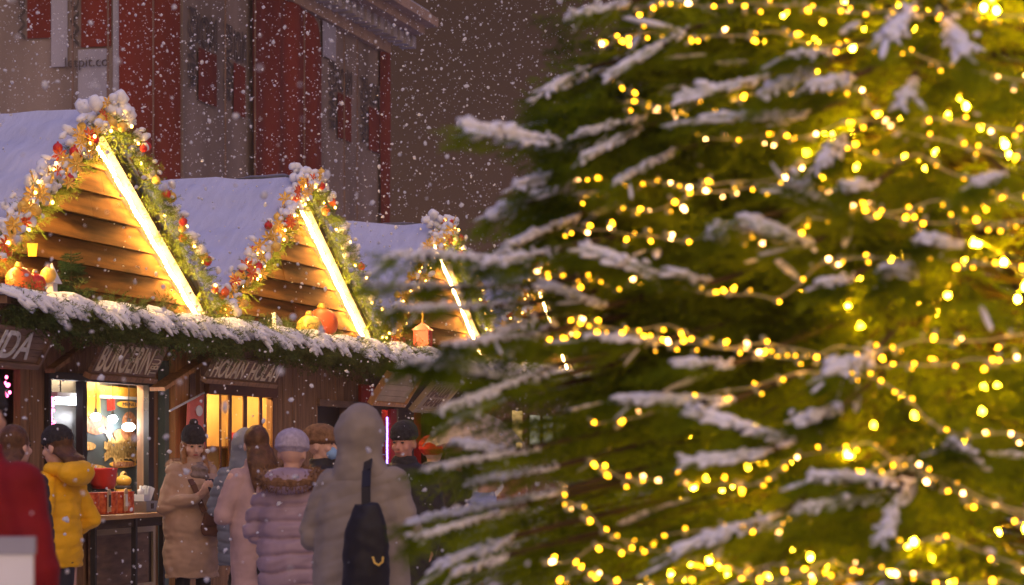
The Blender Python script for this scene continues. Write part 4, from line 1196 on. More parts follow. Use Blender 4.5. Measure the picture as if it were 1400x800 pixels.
# ---- fairy light strings on the spruce (photo pixels, left to right)
ST = [[(870, 8), (925, 5), (1035, 3), (1100, 5), (1118, 12), (1210, 14), (1330, 14), (1420, 20)],
      [(815, 66), (862, 45), (905, 42), (985, 48), (1060, 40), (1130, 66), (1158, 58), (1228, 60), (1300, 90), (1345, 98), (1420, 110)],
      [(830, 94), (850, 118), (890, 145), (920, 150), (1000, 128), (1065, 122), (1180, 120), (1198, 160), (1280, 160), (1352, 172), (1420, 178)],
      [(850, 140), (892, 140), (938, 162), (955, 188), (1052, 182), (1088, 190), (1152, 165), (1196, 160), (1232, 178), (1292, 190), (1362, 210), (1420, 215)],
      [(775, 238), (800, 242), (895, 246), (930, 252), (1006, 246), (1050, 248), (1090, 222), (1165, 198), (1206, 222), (1258, 206), (1278, 226), (1345, 248), (1390, 275), (1420, 270)],
      [(785, 275), (820, 262), (862, 288), (890, 290), (945, 262), (1050, 250), (1112, 248), (1180, 280), (1210, 292), (1280, 270), (1318, 278), (1400, 262), (1430, 262)],
      [(770, 310), (838, 312), (860, 325), (880, 318), (912, 326), (945, 330), (985, 318), (1060, 326), (1120, 295), (1180, 282), (1240, 300), (1322, 302), (1400, 300), (1430, 300)],
      [(720, 374), (764, 374), (790, 382), (820, 380), (840, 400), (878, 382), (900, 392), (925, 390), (985, 402), (1035, 400), (1062, 412), (1120, 358), (1172, 350), (1215, 352), (1258, 345), (1318, 358), (1362, 360), (1420, 362)],
      [(725, 398), (735, 402), (812, 444), (850, 448), (900, 470), (945, 466), (960, 472), (1020, 476), (1075, 490), (1130, 482), (1140, 470), (1205, 478), (1258, 462), (1320, 466), (1380, 458), (1420, 452)],
      [(745, 470), (808, 444), (852, 452), (915, 440), (985, 476), (1040, 466), (1092, 476), (1126, 484), (1190, 500), (1240, 496), (1300, 498), (1330, 486), (1372, 496), (1420, 482)],
      [(806, 582), (835, 574), (905, 560), (978, 534), (1060, 518), (1098, 505), (1160, 510), (1200, 515), (1250, 548), (1262, 572), (1300, 590), (1330, 598), (1370, 588), (1420, 600)],
      [(800, 628), (832, 640), (842, 652), (878, 654), (910, 656), (930, 646), (945, 664), (980, 660), (1032, 664), (1085, 622), (1120, 618), (1190, 600), (1220, 628), (1250, 644), (1300, 654), (1340, 680), (1420, 700)],
      [(775, 664), (750, 674), (800, 692), (836, 736), (868, 740), (905, 732), (930, 726), (990, 718), (1070, 722), (1125, 686), (1150, 662), (1225, 622), (1252, 632), (1278, 655), (1315, 675), (1362, 690), (1420, 712)],
      [(740, 764), (775, 772), (815, 740), (835, 746), (868, 758), (890, 748), (950, 762), (990, 760), (1002, 782), (1068, 765), (1080, 788), (1135, 762), (1165, 780), (1228, 745), (1290, 728), (1340, 752), (1385, 768), (1430, 790)],
      [(760, 792), (800, 774), (860, 800), (930, 790), (990, 770), (1050, 800), (1090, 782), (1140, 795), (1190, 770), (1242, 782), (1300, 800), (1370, 790), (1430, 815)]]
SL = ['topmost string of golden fairy lights on the spruce, grazing the upper edge'] + ['golden fairy light string on the spruce, %s string counted from the top' % q for q in
      ('second', 'third', 'fourth', 'fifth', 'sixth', 'seventh', 'eighth', 'ninth', 'tenth', 'eleventh', 'twelfth', 'thirteenth', 'fourteenth')] + ['lowest string of golden fairy lights on the spruce']
bme = {}
for q, mn in enumerate(('fairy', 'fairy_pink', 'fairy_dim')):
    mb = MB(); mb.cap((0, 0, 0.001), (0, 0, 0.011), 0.0048, 0.0034, 8, 6)
    bme[mn] = mb.mesh('bulb'); bme[mn].materials.append(M[mn])
    bme[mn].polygons.foreach_set('use_smooth', [True] * len(bme[mn].polygons))
cm = MB().tube([(0, 0, -0.016), (0, 0, -0.003), (0, 0, 0.001)], 0.0060, 8).mesh('bulb_base'); cm.materials.append(M['wire'])
rb = random.Random(77); nbulb = 0
for si, pl in enumerate(ST):
    e = empty('fairy_light_string', (TX, TY, 0)); tag(e, SL[si], 'fairy lights', 'fairy light strings round the spruce')
    pts = []
    dense = []
    for i in range(len(pl) - 1):
        (u0, v0), (u1, v1) = pl[i], pl[i + 1]
        L = math.hypot(u1 - u0, v1 - v0); m = max(2, int(L / 9))
        for j in range(m):
            t = j / m; sag = 5 * math.sin(math.pi * t) * min(1, L / 80)
            dense.append((u0 + (u1 - u0) * t, v0 + (v1 - v0) * t + sag))
    W = [hit(u, v, 0.07 if u > 1150 else 0.045, 6.9) for u, v in dense]
    # smooth the depth so the wire is not jagged
    for _ in range(3):
        W = [W[0]] + [(W[i - 1] + W[i] * 2 + W[i + 1]) / 4 for i in range(1, len(W) - 1)] + [W[-1]]
    MB().tube([q - tw for q in W], 0.0022, 5).build('wire', M['wire'], e, True)
    acc = 0; nxt = 0
    cnt = 0
    for i in range(1, len(W)):
        acc += (W[i] - W[i - 1]).length
        if acc >= nxt and cnt < 98:
            nxt = acc + rb.choice((0.025, 0.038, 0.052, 0.068))
            for kx in range(rb.choice((1, 1, 2, 2))):
                mn = rb.choice(('fairy_pink', 'fairy', 'fairy', 'fairy', 'fairy_dim', 'fairy_dim'))
                b = bpy.data.objects.new('bulb', bme[mn]); link(b, e)
                b.location = W[i] - tw + Vector((rb.uniform(-0.014, 0.014), rb.uniform(-0.02, 0.01), rb.uniform(-0.02, 0.014)))
                inw = Vector((-(W[i].x - TX), -(W[i].y - TY), 0)).normalized() + Vector((rb.gauss(0, 0.55), rb.gauss(0, 0.55), rb.gauss(0, 0.7)))
                b.rotation_euler = inw.to_track_quat('Z', 'Y').to_euler()
                s_ = rb.choice((0.7, 0.85, 0.95, 1.05)); b.scale = (s_, s_, s_)
                cnt += 1
                cp = bpy.data.objects.new('bulb_base', cm); link(cp, b)
    nbulb += cnt
print('bulbs', nbulb)

# added strings of strong bulbs deep in the crown, brightening the foliage
gm = MB(); gm.ell((0, 0, 0), (0.008, 0.008, 0.010), n=10, m=8); gme = gm.mesh('bulb'); gme.materials.append(M['inner'])
gme.polygons.foreach_set('use_smooth', [True] * len(gme.polygons))
IL = ['low added glow string of round bulbs deep inside the spruce', 'added glow string of round bulbs behind the lower middle twigs', 'added glow string of round bulbs at mid height inside the spruce',
      'added glow string of round bulbs behind the upper middle twigs', 'high added glow string of round bulbs deep inside the spruce']
for si in range(5):
    e = empty('added_glow_string', (TX, TY, 0)); tag(e, IL[si], 'fairy lights', 'added glow strings in the spruce')
    z0 = 1.05 + 0.40 * si; pts = []
    for i in range(44):
        a = R(150) + R(150) * i / 43
        z_ = z0 + 0.22 * i / 46 + 0.09 * math.sin(i * 0.9 + si); q = float(TR(z_)) * (0.46 + 0.08 * math.sin(i * 1.7 + si))
        pts.append(Vector((q * math.cos(a), q * math.sin(a), z_)))
    MB().tube(pts, 0.0022, 5).build('wire', M['wire'], e, True)
    for p_ in pts:
        b = bpy.data.objects.new('bulb', gme); link(b, e); b.location = p_ + Vector((0, 0, -0.016))
# ================================================================ people
def grown(name, mb, vox, mt, parent, smooth_it=4, push=None):
    """closed shapes fused into one continuous surface"""
    me = mb.mesh(name); o = bpy.data.objects.new(name, me); COL.objects.link(o)
    m = o.modifiers.new('r', 'REMESH'); m.mode = 'VOXEL'; m.voxel_size = vox
    if smooth_it:
        s = o.modifiers.new('s', 'SMOOTH'); s.iterations = smooth_it; s.factor = 0.5
    dg = bpy.context.evaluated_depsgraph_get()
    m2 = bpy.data.meshes.new_from_object(o.evaluated_get(dg)); m2.name = name
    bpy.data.objects.remove(o); bpy.data.meshes.remove(me)
    if push:
        nrm = [v.normal.copy() for v in m2.vertices]
        for v, nn in zip(m2.vertices, nrm): v.co += nn * push(v.co)
    m2.materials.clear(); m2.materials.append(mt)
    m2.polygons.foreach_set('use_smooth', [True] * len(m2.polygons)); m2.update()
    return link(bpy.data.objects.new(name, m2), parent)

def quilt(step, depth, wr=0.006, tilt=0.0):
    def f(c):
        a = abs(math.sin(math.pi * (c.z + tilt * c.x + 0.22 * step * noise.noise(c * 5)) / step)) if step else 1
        return -depth * (1 - a) ** 2.2 + wr * noise.noise(c * 9) + wr * 1.1 * noise.noise(Vector((c.x * 5, c.y * 5, c.z * 4))) + wr * 0.5 * noise.noise(Vector((c.x * 14 + c.z * 9, c.y * 14, c.z * 26)))
    return f

def hand_shapes(mb, wrist, d, palm, curl, sgn, sc=1.0):
    """palm, four fingers and thumb; d = direction of the hand, palm = palm facing, sgn picks the thumb side"""
    d = d.normalized(); palm = (palm - d * palm.dot(d)).normalized(); side = d.cross(palm) * sgn
    c = wrist + d * 0.045 * sc
    Mx = Matrix((side, palm, d)).transposed()
    mb.ell(c, (0.040 * sc, 0.016 * sc, 0.050 * sc), Mx)
    mb.cap(wrist - d * 0.03, wrist + d * 0.02, 0.026 * sc, 0.025 * sc)
    for i, (off, ln) in enumerate(((0.029, 0.070), (0.010, 0.080), (-0.010, 0.074), (-0.028, 0.058))):
        p = wrist + d * 0.080 * sc + side * off * sc; a = curl * 0.5
        for seg in range(3):
            dd = d * math.cos(a) + palm * math.sin(a) + side * off * 1.2
            q = p + dd.normalized() * ln * sc * (0.45, 0.32, 0.25)[seg]
            mb.cap(p, q, 0.0090 * sc, 0.0080 * sc, 8, 6); p = q; a += curl * 0.6
    p = wrist + d * 0.03 * sc + side * 0.034 * sc
    q = p + (d * 0.7 + side * 0.55 + palm * 0.5).normalized() * 0.042 * sc; mb.cap(p, q, 0.012 * sc, 0.010 * sc, 8, 6)
    mb.cap(q, q + (d * 0.9 + palm * 0.5).normalized() * 0.032 * sc, 0.010 * sc, 0.0085 * sc, 8, 6)

def make_person(label, loc, yaw, h=1.70, coat='coat', coat_len=0.80, girth=1.0, head=(0, 0), arms='down', legs='trouser', push=None,
                skin='skin', face=True, puff=1.0, vox=0.009, collar=True, lean=0.0, sleeve_mat=None):
    """a standing figure; local front = -y, metres for a 1.70 m body, scaled by h"""
    k = h / 1.70
    e = empty('person', loc, yaw); tag(e, label, 'person', 'people at the market'); e.scale = (k, k, k)
    body = MB()
    pitch, hyaw = head
    Hr = (Matrix.Rotation(hyaw, 3, 'Z') @ Matrix.Rotation(pitch, 3, 'X')) * 1.1; Hc = Vector((0, -0.005, 1.49))
    def H(p): return Hc + Hr @ (Vector(p) - Hc)
    body.ell(H((0, 0.008, 1.605)), (0.074, 0.094, 0.098), Hr, 16, 12)
    body.ell(H((0, -0.030, 1.545)), (0.056, 0.062, 0.068), Hr, 14, 10)
    body.cap(H((0, -0.050, 1.505)), H((0, -0.062, 1.513)), 0.026, 0.022)
    body.cap(H((0, -0.088, 1.588)), H((0, -0.108, 1.563)), 0.010, 0.0145, 8, 6)
    for s in (-1, 1):
        body.ell(H((s * 0.040, -0.058, 1.562)), (0.026, 0.026, 0.024), Hr)
        body.ell(H((s * 0.077, 0.012, 1.575)), (0.010, 0.022, 0.032), Hr, 10, 8)
    body.cap((0, 0.012, 1.38), H((0, 0.008, 1.53)), 0.058, 0.052)
    body.loft([(0.86, 0.12, 0.10, 0, 0), (0.95, 0.155, 0.11, 0, 0), (1.08, 0.125, 0.09, 0, 0), (1.25, 0.15, 0.11, 0, 0), (1.36, 0.155, 0.10, 0, 0.005), (1.42, 0.08, 0.07, 0, 0.01)])
    # legs
    step = 0.05
    for s in (-1, 1):
        hip = Vector((s * 0.085, 0, 0.90)); kn = Vector((s * 0.095, -0.015 - s * step * 0.4, 0.48)); an = Vector((s * 0.10, 0.02 - s * step * 0.4, 0.085))
        body.cap(hip, kn, 0.083, 0.055); body.cap(kn, an, 0.054, 0.036); body.cap(an + Vector((0, 0.02, -0.04)), an + Vector((0, -0.12, -0.055)), 0.035, 0.028)
    # arms
    A = {}
    for s in (-1, 1):
        sh = Vector((s * 0.185, 0.0, 1.355))
        if arms == 'down': el = sh + Vector((s * 0.055, 0.02, -0.28)); wr = el + Vector((-s * 0.01, -0.06, -0.24)); hd = Vector((-s * 0.02, -0.12, -1)); pm = Vector((-s, 0, 0)); cu = 0.35
        elif arms == 'pockets': el = sh + Vector((s * 0.085, 0.07, -0.26)); wr = el + Vector((-s * 0.07, -0.17, -0.13)); hd = Vector((-s * 0.5, -0.4, -0.5)); pm = Vector((-s, 0, 0)); cu = 0.4
        elif arms == 'front': el = sh + Vector((s * 0.07, -0.02, -0.27)); wr = el + Vector((-s * 0.13, -0.20, 0.03)); hd = Vector((-s * 0.6, -0.7, 0.1)); pm = Vector((-s * 0.3, 0.2, 1)); cu = 0.6
        elif arms == 'phone':
            el = sh + Vector((s * 0.075, -0.01, -0.27)); wr = Vector((s * 0.075, -0.275, 1.19)) if s > 0 else Vector((-0.10, -0.26, 1.15)); hd = Vector((-s * 0.55, -0.45, 0.55)); pm = Vector((0.0, 0.8, 0.45)); cu = 0.75
        elif arms == 'umbrella':
            if s < 0: el = sh + Vector((-0.06, -0.06, -0.26)); wr = el + Vector((0.08, -0.18, 0.12)); hd = Vector((0.2, -0.5, 0.7)); pm = Vector((1, 0.2, 0)); cu = 1.0
            else: el = sh + Vector((0.07, 0.05, -0.27)); wr = el + Vector((-0.06, -0.17, -0.13)); hd = Vector((-0.5, -0.4, -0.5)); pm = Vector((-1, 0, 0)); cu = 0.4
        A[s] = (sh, el, wr, hd, pm)
        body.cap(sh, el, 0.050, 0.040); body.cap(el, wr, 0.040, 0.027)
        hand_shapes(body, wr, hd, pm, cu, 1 if s > 0 else -1)
    grown('body', body, 0.0068 if arms == 'phone' else 0.0085, M[skin], e, 2)
    if face:
        for s in (-1, 1):
            MB().ell(H((s * 0.031, -0.0835, 1.597)), (0.013, 0.006, 0.0065), Hr, 10, 6).build('eye', M['eye'], e, True)
            MB().cap(H((s * 0.018, -0.087, 1.617)), H((s * 0.047, -0.078, 1.619)), 0.0045, 0.003, 6, 4).build('eyebrow', M['eye'], e, True)
        MB().ell(H((0, -0.0915, 1.532)), (0.022, 0.007, 0.0065), Hr, 10, 6).build('mouth', M['lip'], e, True)
    # coat
    c = MB(); g_ = girth * puff; z0 = 1.36 - coat_len
    hem = 1.0 + 0.25 * max(0, coat_len - 0.45)
    rings = []
    for t in (0, 0.03, 0.12, 0.3, 0.5, 0.68, 0.85, 0.95):
        z = z0 + (1.40 - z0) * t
        hip_ = math.exp(-((z - 0.92) / 0.16) ** 2)
        rx = (0.185 + 0.02 * hip_ + 0.015 * math.exp(-((z - 1.3) / 0.12) ** 2)) * g_; ry = (0.138 + 0.02 * hip_) * g_
        if t > 0.9: rx *= 0.86; ry *= 0.88
        if t == 0: rx *= 0.97; ry *= 0.97
        rings.append((z, rx * (1 + 0.12 * (1 - t)), ry * (1 + 0.14 * (1 - t)), 0, 0.0))
    rings += [(1.425, 0.125 * g_, 0.105 * g_, 0, 0.008), (1.46, 0.085, 0.082, 0, 0.008)]
    c.loft(rings, 28)
    if collar: c.loft([(1.40, 0.10, 0.095, 0, 0.008), (1.47, 0.092, 0.09, 0, 0.008), (1.50, 0.088, 0.088, 0, 0.01)], 24)
    for s in (-1, 1):
        sh, el, wr, hd, pm = A[s]
        w2 = wr + (wr - el).normalized() * 0.012
        c.cap(sh + Vector((-s * 0.03, 0, 0.0)), el, 0.082 * puff, 0.072 * puff); c.cap(el, w2, 0.070 * puff, 0.050 * puff)
    co = grown('coat', c, 0.011, M[coat], e, 5, push)
    # trousers and shoes
    t_ = MB()
    for s in (-1, 1):
        hip = Vector((s * 0.072, 0, 0.90)); kn = Vector((s * 0.085, -0.015 - s * step * 0.4, 0.48)); an = Vector((s * 0.10, 0.02 - s * step * 0.4, 0.10))
        t_.cap(hip, kn, 0.076, 0.064); t_.cap(kn, an, 0.066, 0.055)
        sb = MB(); sb.cap(an + Vector((0, 0.025, -0.035)), an + Vector((0, -0.14, -0.052)), 0.052, 0.042); sb.box(s * 0.10 - 0.045, s * 0.10 + 0.045, an.y - 0.17, an.y + 0.07, 0.001, 0.028)
        grown('shoe', sb, 0.012, M['shoe'], e, 3)
    t_.ell((0, 0, 0.92), (0.135, 0.10, 0.09))
    grown('trousers', t_, 0.013, M[legs], e, 3)
    return e, H, Hr, A, co

def cm_(n, c, rough=0.75, var=0.15, sc=8, bump=0.15, sheen=0.05): M[n] = mat(n, c, rough, var, sc, bump, sheen=sheen, spec=0.25)
cm_('shoe', (0.03, 0.026, 0.024)); cm_('trouser', (0.025, 0.025, 0.032)); cm_('jeans', (0.06, 0.09, 0.16)); cm_('pale_trouser', (0.42, 0.40, 0.38))
cm_('coat_beige', (0.42, 0.28, 0.20)); cm_('coat_yellow', (0.80, 0.42, 0.008), 0.5); cm_('coat_red', (0.20, 0.006, 0.010)); cm_('coat_black', (0.022, 0.020, 0.022), 0.6)
cm_('coat_pink', (0.42, 0.28, 0.26)); cm_('coat_lilac', (0.33, 0.235, 0.265), 0.42); cm_('coat_grey', (0.29, 0.24, 0.185)); cm_('coat_blue', (0.16, 0.18, 0.24)); cm_('coat_white', (0.60, 0.57, 0.58)); cm_('coat_greyblue', (0.24, 0.27, 0.35), 0.5)
cm_('knit_black', (0.030, 0.028, 0.030), 0.95, 0.4, 40, 0.6); cm_('knit_lilac', (0.42, 0.36, 0.42), 0.95, 0.2, 40, 0.5); cm_('knit_red', (0.62, 0.03, 0.015), 0.95, 0.2, 40, 0.5); cm_('scarf', (0.22, 0.17, 0.155), 0.95, 0.25, 30, 0.6)
cm_('hair_brown', (0.10, 0.045, 0.018), 0.5, 0.4, 22, 0.5); cm_('hair_fair', (0.26, 0.12, 0.045), 0.5, 0.35, 22, 0.5); cm_('fur_brown', (0.20, 0.105, 0.05), 0.95, 0.4, 30, 0.5); cm_('fur_beige', (0.45, 0.30, 0.20), 0.95, 0.3, 30, 0.5)
cm_('bag_black', (0.018, 0.017, 0.02), 0.5); cm_('bag_brown', (0.13, 0.06, 0.04), 0.5); cm_('mask_blue', (0.25, 0.42, 0.65)); cm_('scarf_green', (0.25, 0.55, 0.12))

def beanie(e, H, Hr, mt, z=1.612, pom=False, tall=1.0, name='beanie', sq=1.0):
    mb = MB(); 
    mb.ell(H((0, 0.012, z + 0.045)), (0.090 * sq, 0.108 * sq, 0.088 * tall), Hr, 20, 14)
    mb.ell(H((0, 0.010, z + 0.020)), (0.094 * sq, 0.112 * sq, 0.034), Hr, 20, 10)
    o = grown(name, mb, 0.008, M[mt], e, 4, lambda c: 0.0015 * math.sin(math.atan2(c.x, c.y) * 34))
    if pom:
        V, T = blob(3, 3, 0.35, 3.0)
        me = MB(); me.add([(H((0, 0.02, z + 0.145)) + Vector(p) * 0.036)[:] for p in V], [tuple(t) for t in T]); me.build('pompom', M[mt], o, True)
    return o
def fur_ring(e, center, rx, ry, rz_t, mt, tube=0.045, tilt=0.0, name='fur_trim', a0=0, a1=2 * math.pi):
    """thick furry band round the hood opening, bristling with short strands"""
    r = np.random.default_rng(8); mb = MB(); pts = []
    n = 26
    Tm = Matrix.Rotation(tilt, 3, 'X')
    for i in range(n + 1):
        a = a0 + (a1 - a0) * i / n
        pts.append(Vector(center) + Tm @ Vector((rx * math.cos(a), ry * math.sin(a), rz_t * math.sin(a))))
    mb.tube(pts, tube * 0.7, 10)
    for i in range(1500):
        a = r.uniform(a0, a1); p = Vector(center) + Tm @ Vector((rx * math.cos(a), ry * math.sin(a), rz_t * math.sin(a)))
        q = Vector(r.normal(size=3)).normalized(); b = p + q * tube * 0.55; t = p + q * tube * r.uniform(1.0, 1.45) + Vector((0, 0, -0.01)); w = q.orthogonal().normalized() * 0.006
        mb.add([b - w, b + w, t], [(0, 1, 2)])
    return mb.build(name, M[mt], e)
def hood_up(e, H, Hr, mt, big=1.0):
    mb = MB()
    mb.ell(H((0, 0.03, 1.60)), (0.125 * big, 0.135 * big, 0.145 * big), Hr, 20, 14)
    mb.loft([(1.36, 0.17 * big, 0.125 * big, 0, 0.02), (1.42, 0.155 * big, 0.125 * big, 0, 0.03), (1.50, 0.128 * big, 0.125 * big, 0, 0.035), (1.58, 0.120 * big, 0.13 * big, 0, 0.035)], 24)
    return grown('hood', mb, 0.010, M[mt], e, 5, quilt(0, 0, 0.010))
def hood_down(e, mt, s=1.0, y=0.11):
    mb = MB(); mb.ell((0, y, 1.42), (0.155 * s, 0.085 * s, 0.085 * s)); mb.cap((-0.12 * s, 0.03, 1.445), (-0.04, y, 1.45), 0.045 * s, 0.05 * s); mb.cap((0.12 * s, 0.03, 1.445), (0.04, y, 1.45), 0.045 * s, 0.05 * s)
    return grown('hood', mb, 0.011, M[mt], e, 4, quilt(0, 0, 0.008))
def hair_cap(e, H, Hr, mt, long=0.0, back=True):
    mb = MB()
    mb.ell(H((0, 0.022, 1.622)), (0.086, 0.098, 0.098), Hr, 18, 12)
    if long:
        z = 1.58 - long
        if back: mb.loft([(z, 0.05, 0.025, 0, 0.15), (z + long * 0.35, 0.105, 0.05, 0, 0.15), (z + long * 0.7, 0.12, 0.07, 0, 0.11), (1.56, 0.10, 0.085, 0, 0.05), (1.62, 0.07, 0.07, 0, 0.03)], 20)
        else:
            for s in (-1, 1): mb.cap(H((s * 0.070, 0.03, 1.58)), (s * 0.105, -0.075, 1.58 - long), 0.030, 0.026)
            mb.ell(H((0, 0.06, 1.55)), (0.085, 0.06, 0.10), Hr)
    o = grown('hair', mb, 0.008, M[mt], e, 3, lambda c: 0.004 * noise.noise(Vector((c.x * 60, c.y * 60, c.z * 4))))
    return o
def ground_at(u, Y): return ((u - 700) / F * Y, Y, 0)

# 1 smiling woman with a phone
e, H, Hr, A, co = make_person('smiling woman in beige down coat and dark bobble hat looking down at her hands', ground_at(263, 21.1), R(32), 1.67, 'coat_beige', 0.88, 1.10, (R(13), R(-10)), 'phone', 'trouser', quilt(0.27, 0.016, 0.014), puff=1.10)
beanie(e, H, Hr, 'knit_black', 1.612, True, 1.12); hair_cap(e, H, Hr, 'hair_fair', 0.22, False)
fur_ring(e, (0, 0.05, 1.435), 0.165, 0.12, 0.02, 'fur_beige', 0.045)
sc = MB(); sc.loft([(1.36, 0.12, 0.105, 0, -0.02), (1.40, 0.118, 0.11, 0, -0.02), (1.44, 0.10, 0.10, 0, -0.01), (1.455, 0.088, 0.09, 0, -0.005)], 24); sc.ell((0.01, -0.125, 1.34), (0.085, 0.04, 0.11))
grown('scarf', sc, 0.010, M['scarf'], e, 3, lambda c: 0.007 * math.sin(c.z * 95 + c.x * 14))
hp = A[1][2] + Vector((-0.045, -0.035, 0.065))
ph = empty('phone', tuple(e.matrix_basis @ Vector((0, 0, 0))), 0)
bpy.context.view_layer.update()
ph.location = e.matrix_world @ hp; ph.rotation_euler = (R(-35), 0, R(32) + R(5)); tag(ph, 'dark phone held in both hands by the smiling woman', 'phone')
MB().box(-0.036, 0.036, -0.004, 0.004, -0.07, 0.07).build('phone_case', M['black_metal'], ph)
def shoulder_bag(loc, yaw, label, mt, w_, d_, h_, strap, name='shoulder_bag', flap=True):
    b = empty(name, loc, yaw); tag(b, label, 'bag')
    mb = MB(); mb.loft([(-h_, w_ * 0.36, d_ * 0.40, 0, 0), (-h_ * 0.9, w_ * 0.46, d_ * 0.5, 0, 0), (-h_ * 0.6, w_ * 0.5, d_ * 0.52, 0, 0), (-h_ * 0.25, w_ * 0.42, d_ * 0.44, 0, 0), (0, w_ * (0.40 if flap else 0.26), d_ * 0.25, 0, 0)], 20)
    grown('bag_body', mb, 0.012, M[mt], b, 3, lambda c: 0.012 * noise.noise(c * 9) + 0.006 * noise.noise(c * 22))
    if flap: MB().box(-w_ * 0.42, w_ * 0.42, -d_ * 0.5 - 0.010, -d_ * 0.5 + 0.02, -h_ * 0.55, -h_ * 0.08).build('flap', M[mt], b)
    if strap:
        mb = MB(); pts = [Vector(p) for p in strap]
        for i in range(len(pts) - 1): mb.beam(pts[i], pts[i + 1], 0.045, 0.010, up=(0, 1, 0.2))
        mb.build('strap', M[mt], b)
    return b
L1 = e.matrix_world @ Vector((0.10, -0.235, 1.04)); shoulder_bag(L1, R(32), 'brown leather handbag hanging at the smiling woman’s hip'.replace('’', "'"), 'bag_brown', 0.26, 0.09, 0.20, [(-0.10, 0, 0), (-0.17, 0.05, 0.22), (-0.20, 0.20, 0.36)])

# 2 yellow jacket
e, H, Hr, A, co = make_person('person in yellow puffer jacket and dark hat standing at the burger counter', ground_at(80, 17.2), R(-118), 1.64, 'coat_yellow', 0.60, 0.86, (R(8), 0), 'pockets', 'trouser', quilt(0.10, 0.008, 0.010), puff=1.06)
beanie(e, H, Hr, 'knit_black', 1.605, False, 1.0); hair_cap(e, H, Hr, 'hair_brown', 0.16)
hood_down(e, 'coat_yellow', 1.15, 0.15)
MB().box(-0.02, 0.02, -0.003, 0.003, -0.011, 0.011).build('sleeve_badge', M['coat_blue'], e).location = (0.262, -0.01, 1.27)
e.children[-1].rotation_euler = (0, 0, R(80))
# 3 red coat, near and blurred
e, H, Hr, A, co = make_person('person in dark red coat seen close from behind beside the white board', ground_at(-30, 9.0), R(165), 1.74, 'coat_red', 0.95, 0.92, (0, 0), 'down', 'trouser', quilt(0, 0, 0.008), puff=1.05)
beanie(e, H, Hr, 'knit_black', 1.60)
# 4 dark person behind
e, H, Hr, A, co = make_person('person in black jacket half hidden behind the dark red coat', ground_at(22, 15.8), R(150), 1.64, 'coat_black', 0.70, 1.08, (0, 0), 'down', 'trouser', quilt(0.09, 0.01, 0.006), puff=1.08)
hair_cap(e, H, Hr, 'hair_brown', 0.25)
# 5 long haired woman
e, H, Hr, A, co = make_person('woman with long brown hair in pale pink coat seen from behind', ground_at(351, 18.2), R(-150), 1.66, 'coat_pink', 0.85, 0.95, (R(6), R(-18)), 'front', 'trouser', quilt(0, 0, 0.010))
hair_cap(e, H, Hr, 'hair_brown', 0.40)
L1 = e.matrix_world @ Vector((-0.05, 0.20, 0.86)); shoulder_bag(L1, R(20), 'dark bag hanging behind the woman with long brown hair', 'bag_black', 0.26, 0.10, 0.26, [(-0.08, 0, -0.02), (-0.06, 0.0, 0.25), (0.02, -0.08, 0.50)], flap=False)
# 6 grey blue hood behind her
e, H, Hr, A, co = make_person('person in slate blue hooded jacket in front of the yellow window', ground_at(334, 20.6), R(170), 1.66, 'coat_blue', 0.75, 1.02, (0, R(20)), 'front', 'trouser', quilt(0.09, 0.012, 0.006), puff=1.05)
hair_cap(e, H, Hr, 'hair_brown', 0.0); hood_up(e, H, Hr, 'coat_blue', 0.86)
# 7 quilted lilac jacket with fur hood
e, H, Hr, A, co = make_person('woman in glossy lilac quilted coat, brown fur hood and pale knitted hat', ground_at(399, 15.6), R(172), 1.60, 'coat_lilac', 1.0, 1.0, (R(8), 0), 'front', 'trouser', quilt(0.105, 0.026, 0.014, 0.06), puff=1.10)
beanie(e, H, Hr, 'knit_lilac', 1.60, False, 1.0, sq=1.12); fur_ring(e, (0, 0.05, 1.44), 0.175, 0.135, -0.03, 'fur_brown', 0.062, 0.0); hood_down(e, 'coat_lilac', 1.1, 0.13)
# 8 person with fur hat, mostly hidden
e, H, Hr, A, co = make_person('person in brown fur hat and blue face mask behind the grey hooded coat', ground_at(440, 18.4), R(75), 1.66, 'coat_black', 0.8, 1.0, (0, 0), 'front', 'trouser', quilt(0, 0, 0.008))
bo = beanie(e, H, Hr, 'fur_brown', 1.605, False, 0.95, 'fur_hat', 1.15)
mk = MB(); mk.ell(H((0, -0.070, 1.535)), (0.058, 0.045, 0.045), Hr); mk.build('face_mask', M['mask_blue'], e, True)
# 9 grey hooded coat
e, H, Hr, A, co = make_person('person in long olive grey hooded coat with black bag seen from behind', ground_at(494, 13.0), R(168), 1.69, 'coat_grey', 1.02, 1.07, (0, 0), 'front', 'trouser', quilt(0.10, 0.006, 0.012, 0.35), puff=1.12)
hood_up(e, H, Hr, 'coat_grey', 0.96)
L1 = e.matrix_world @ Vector((-0.115, 0.33, 1.26)); shoulder_bag(L1, R(-10), 'large black bag slung over the shoulder of the grey hooded coat', 'bag_black', 0.25, 0.15, 0.48, [(0.0, 0.0, -0.02), (-0.005, 0.02, 0.08), (-0.015, 0.08, 0.16), (-0.03, 0.18, 0.21)], flap=False)
L2 = e.matrix_world @ Vector((-0.115, 0.43, 1.0)); cl = MB(); cl.tube([(0.06, 0, 0), (0.07, 0, -0.03), (0.09, 0, -0.042), (0.11, 0, -0.025), (0.112, 0, 0.0)], 0.006, 6); o = cl.build('carabiner', M['gold'], None, True); o.location = L2; o.rotation_euler = (0, 0, R(-10)); tag(o, 'brass coloured clip hanging on the large black bag', 'clip')
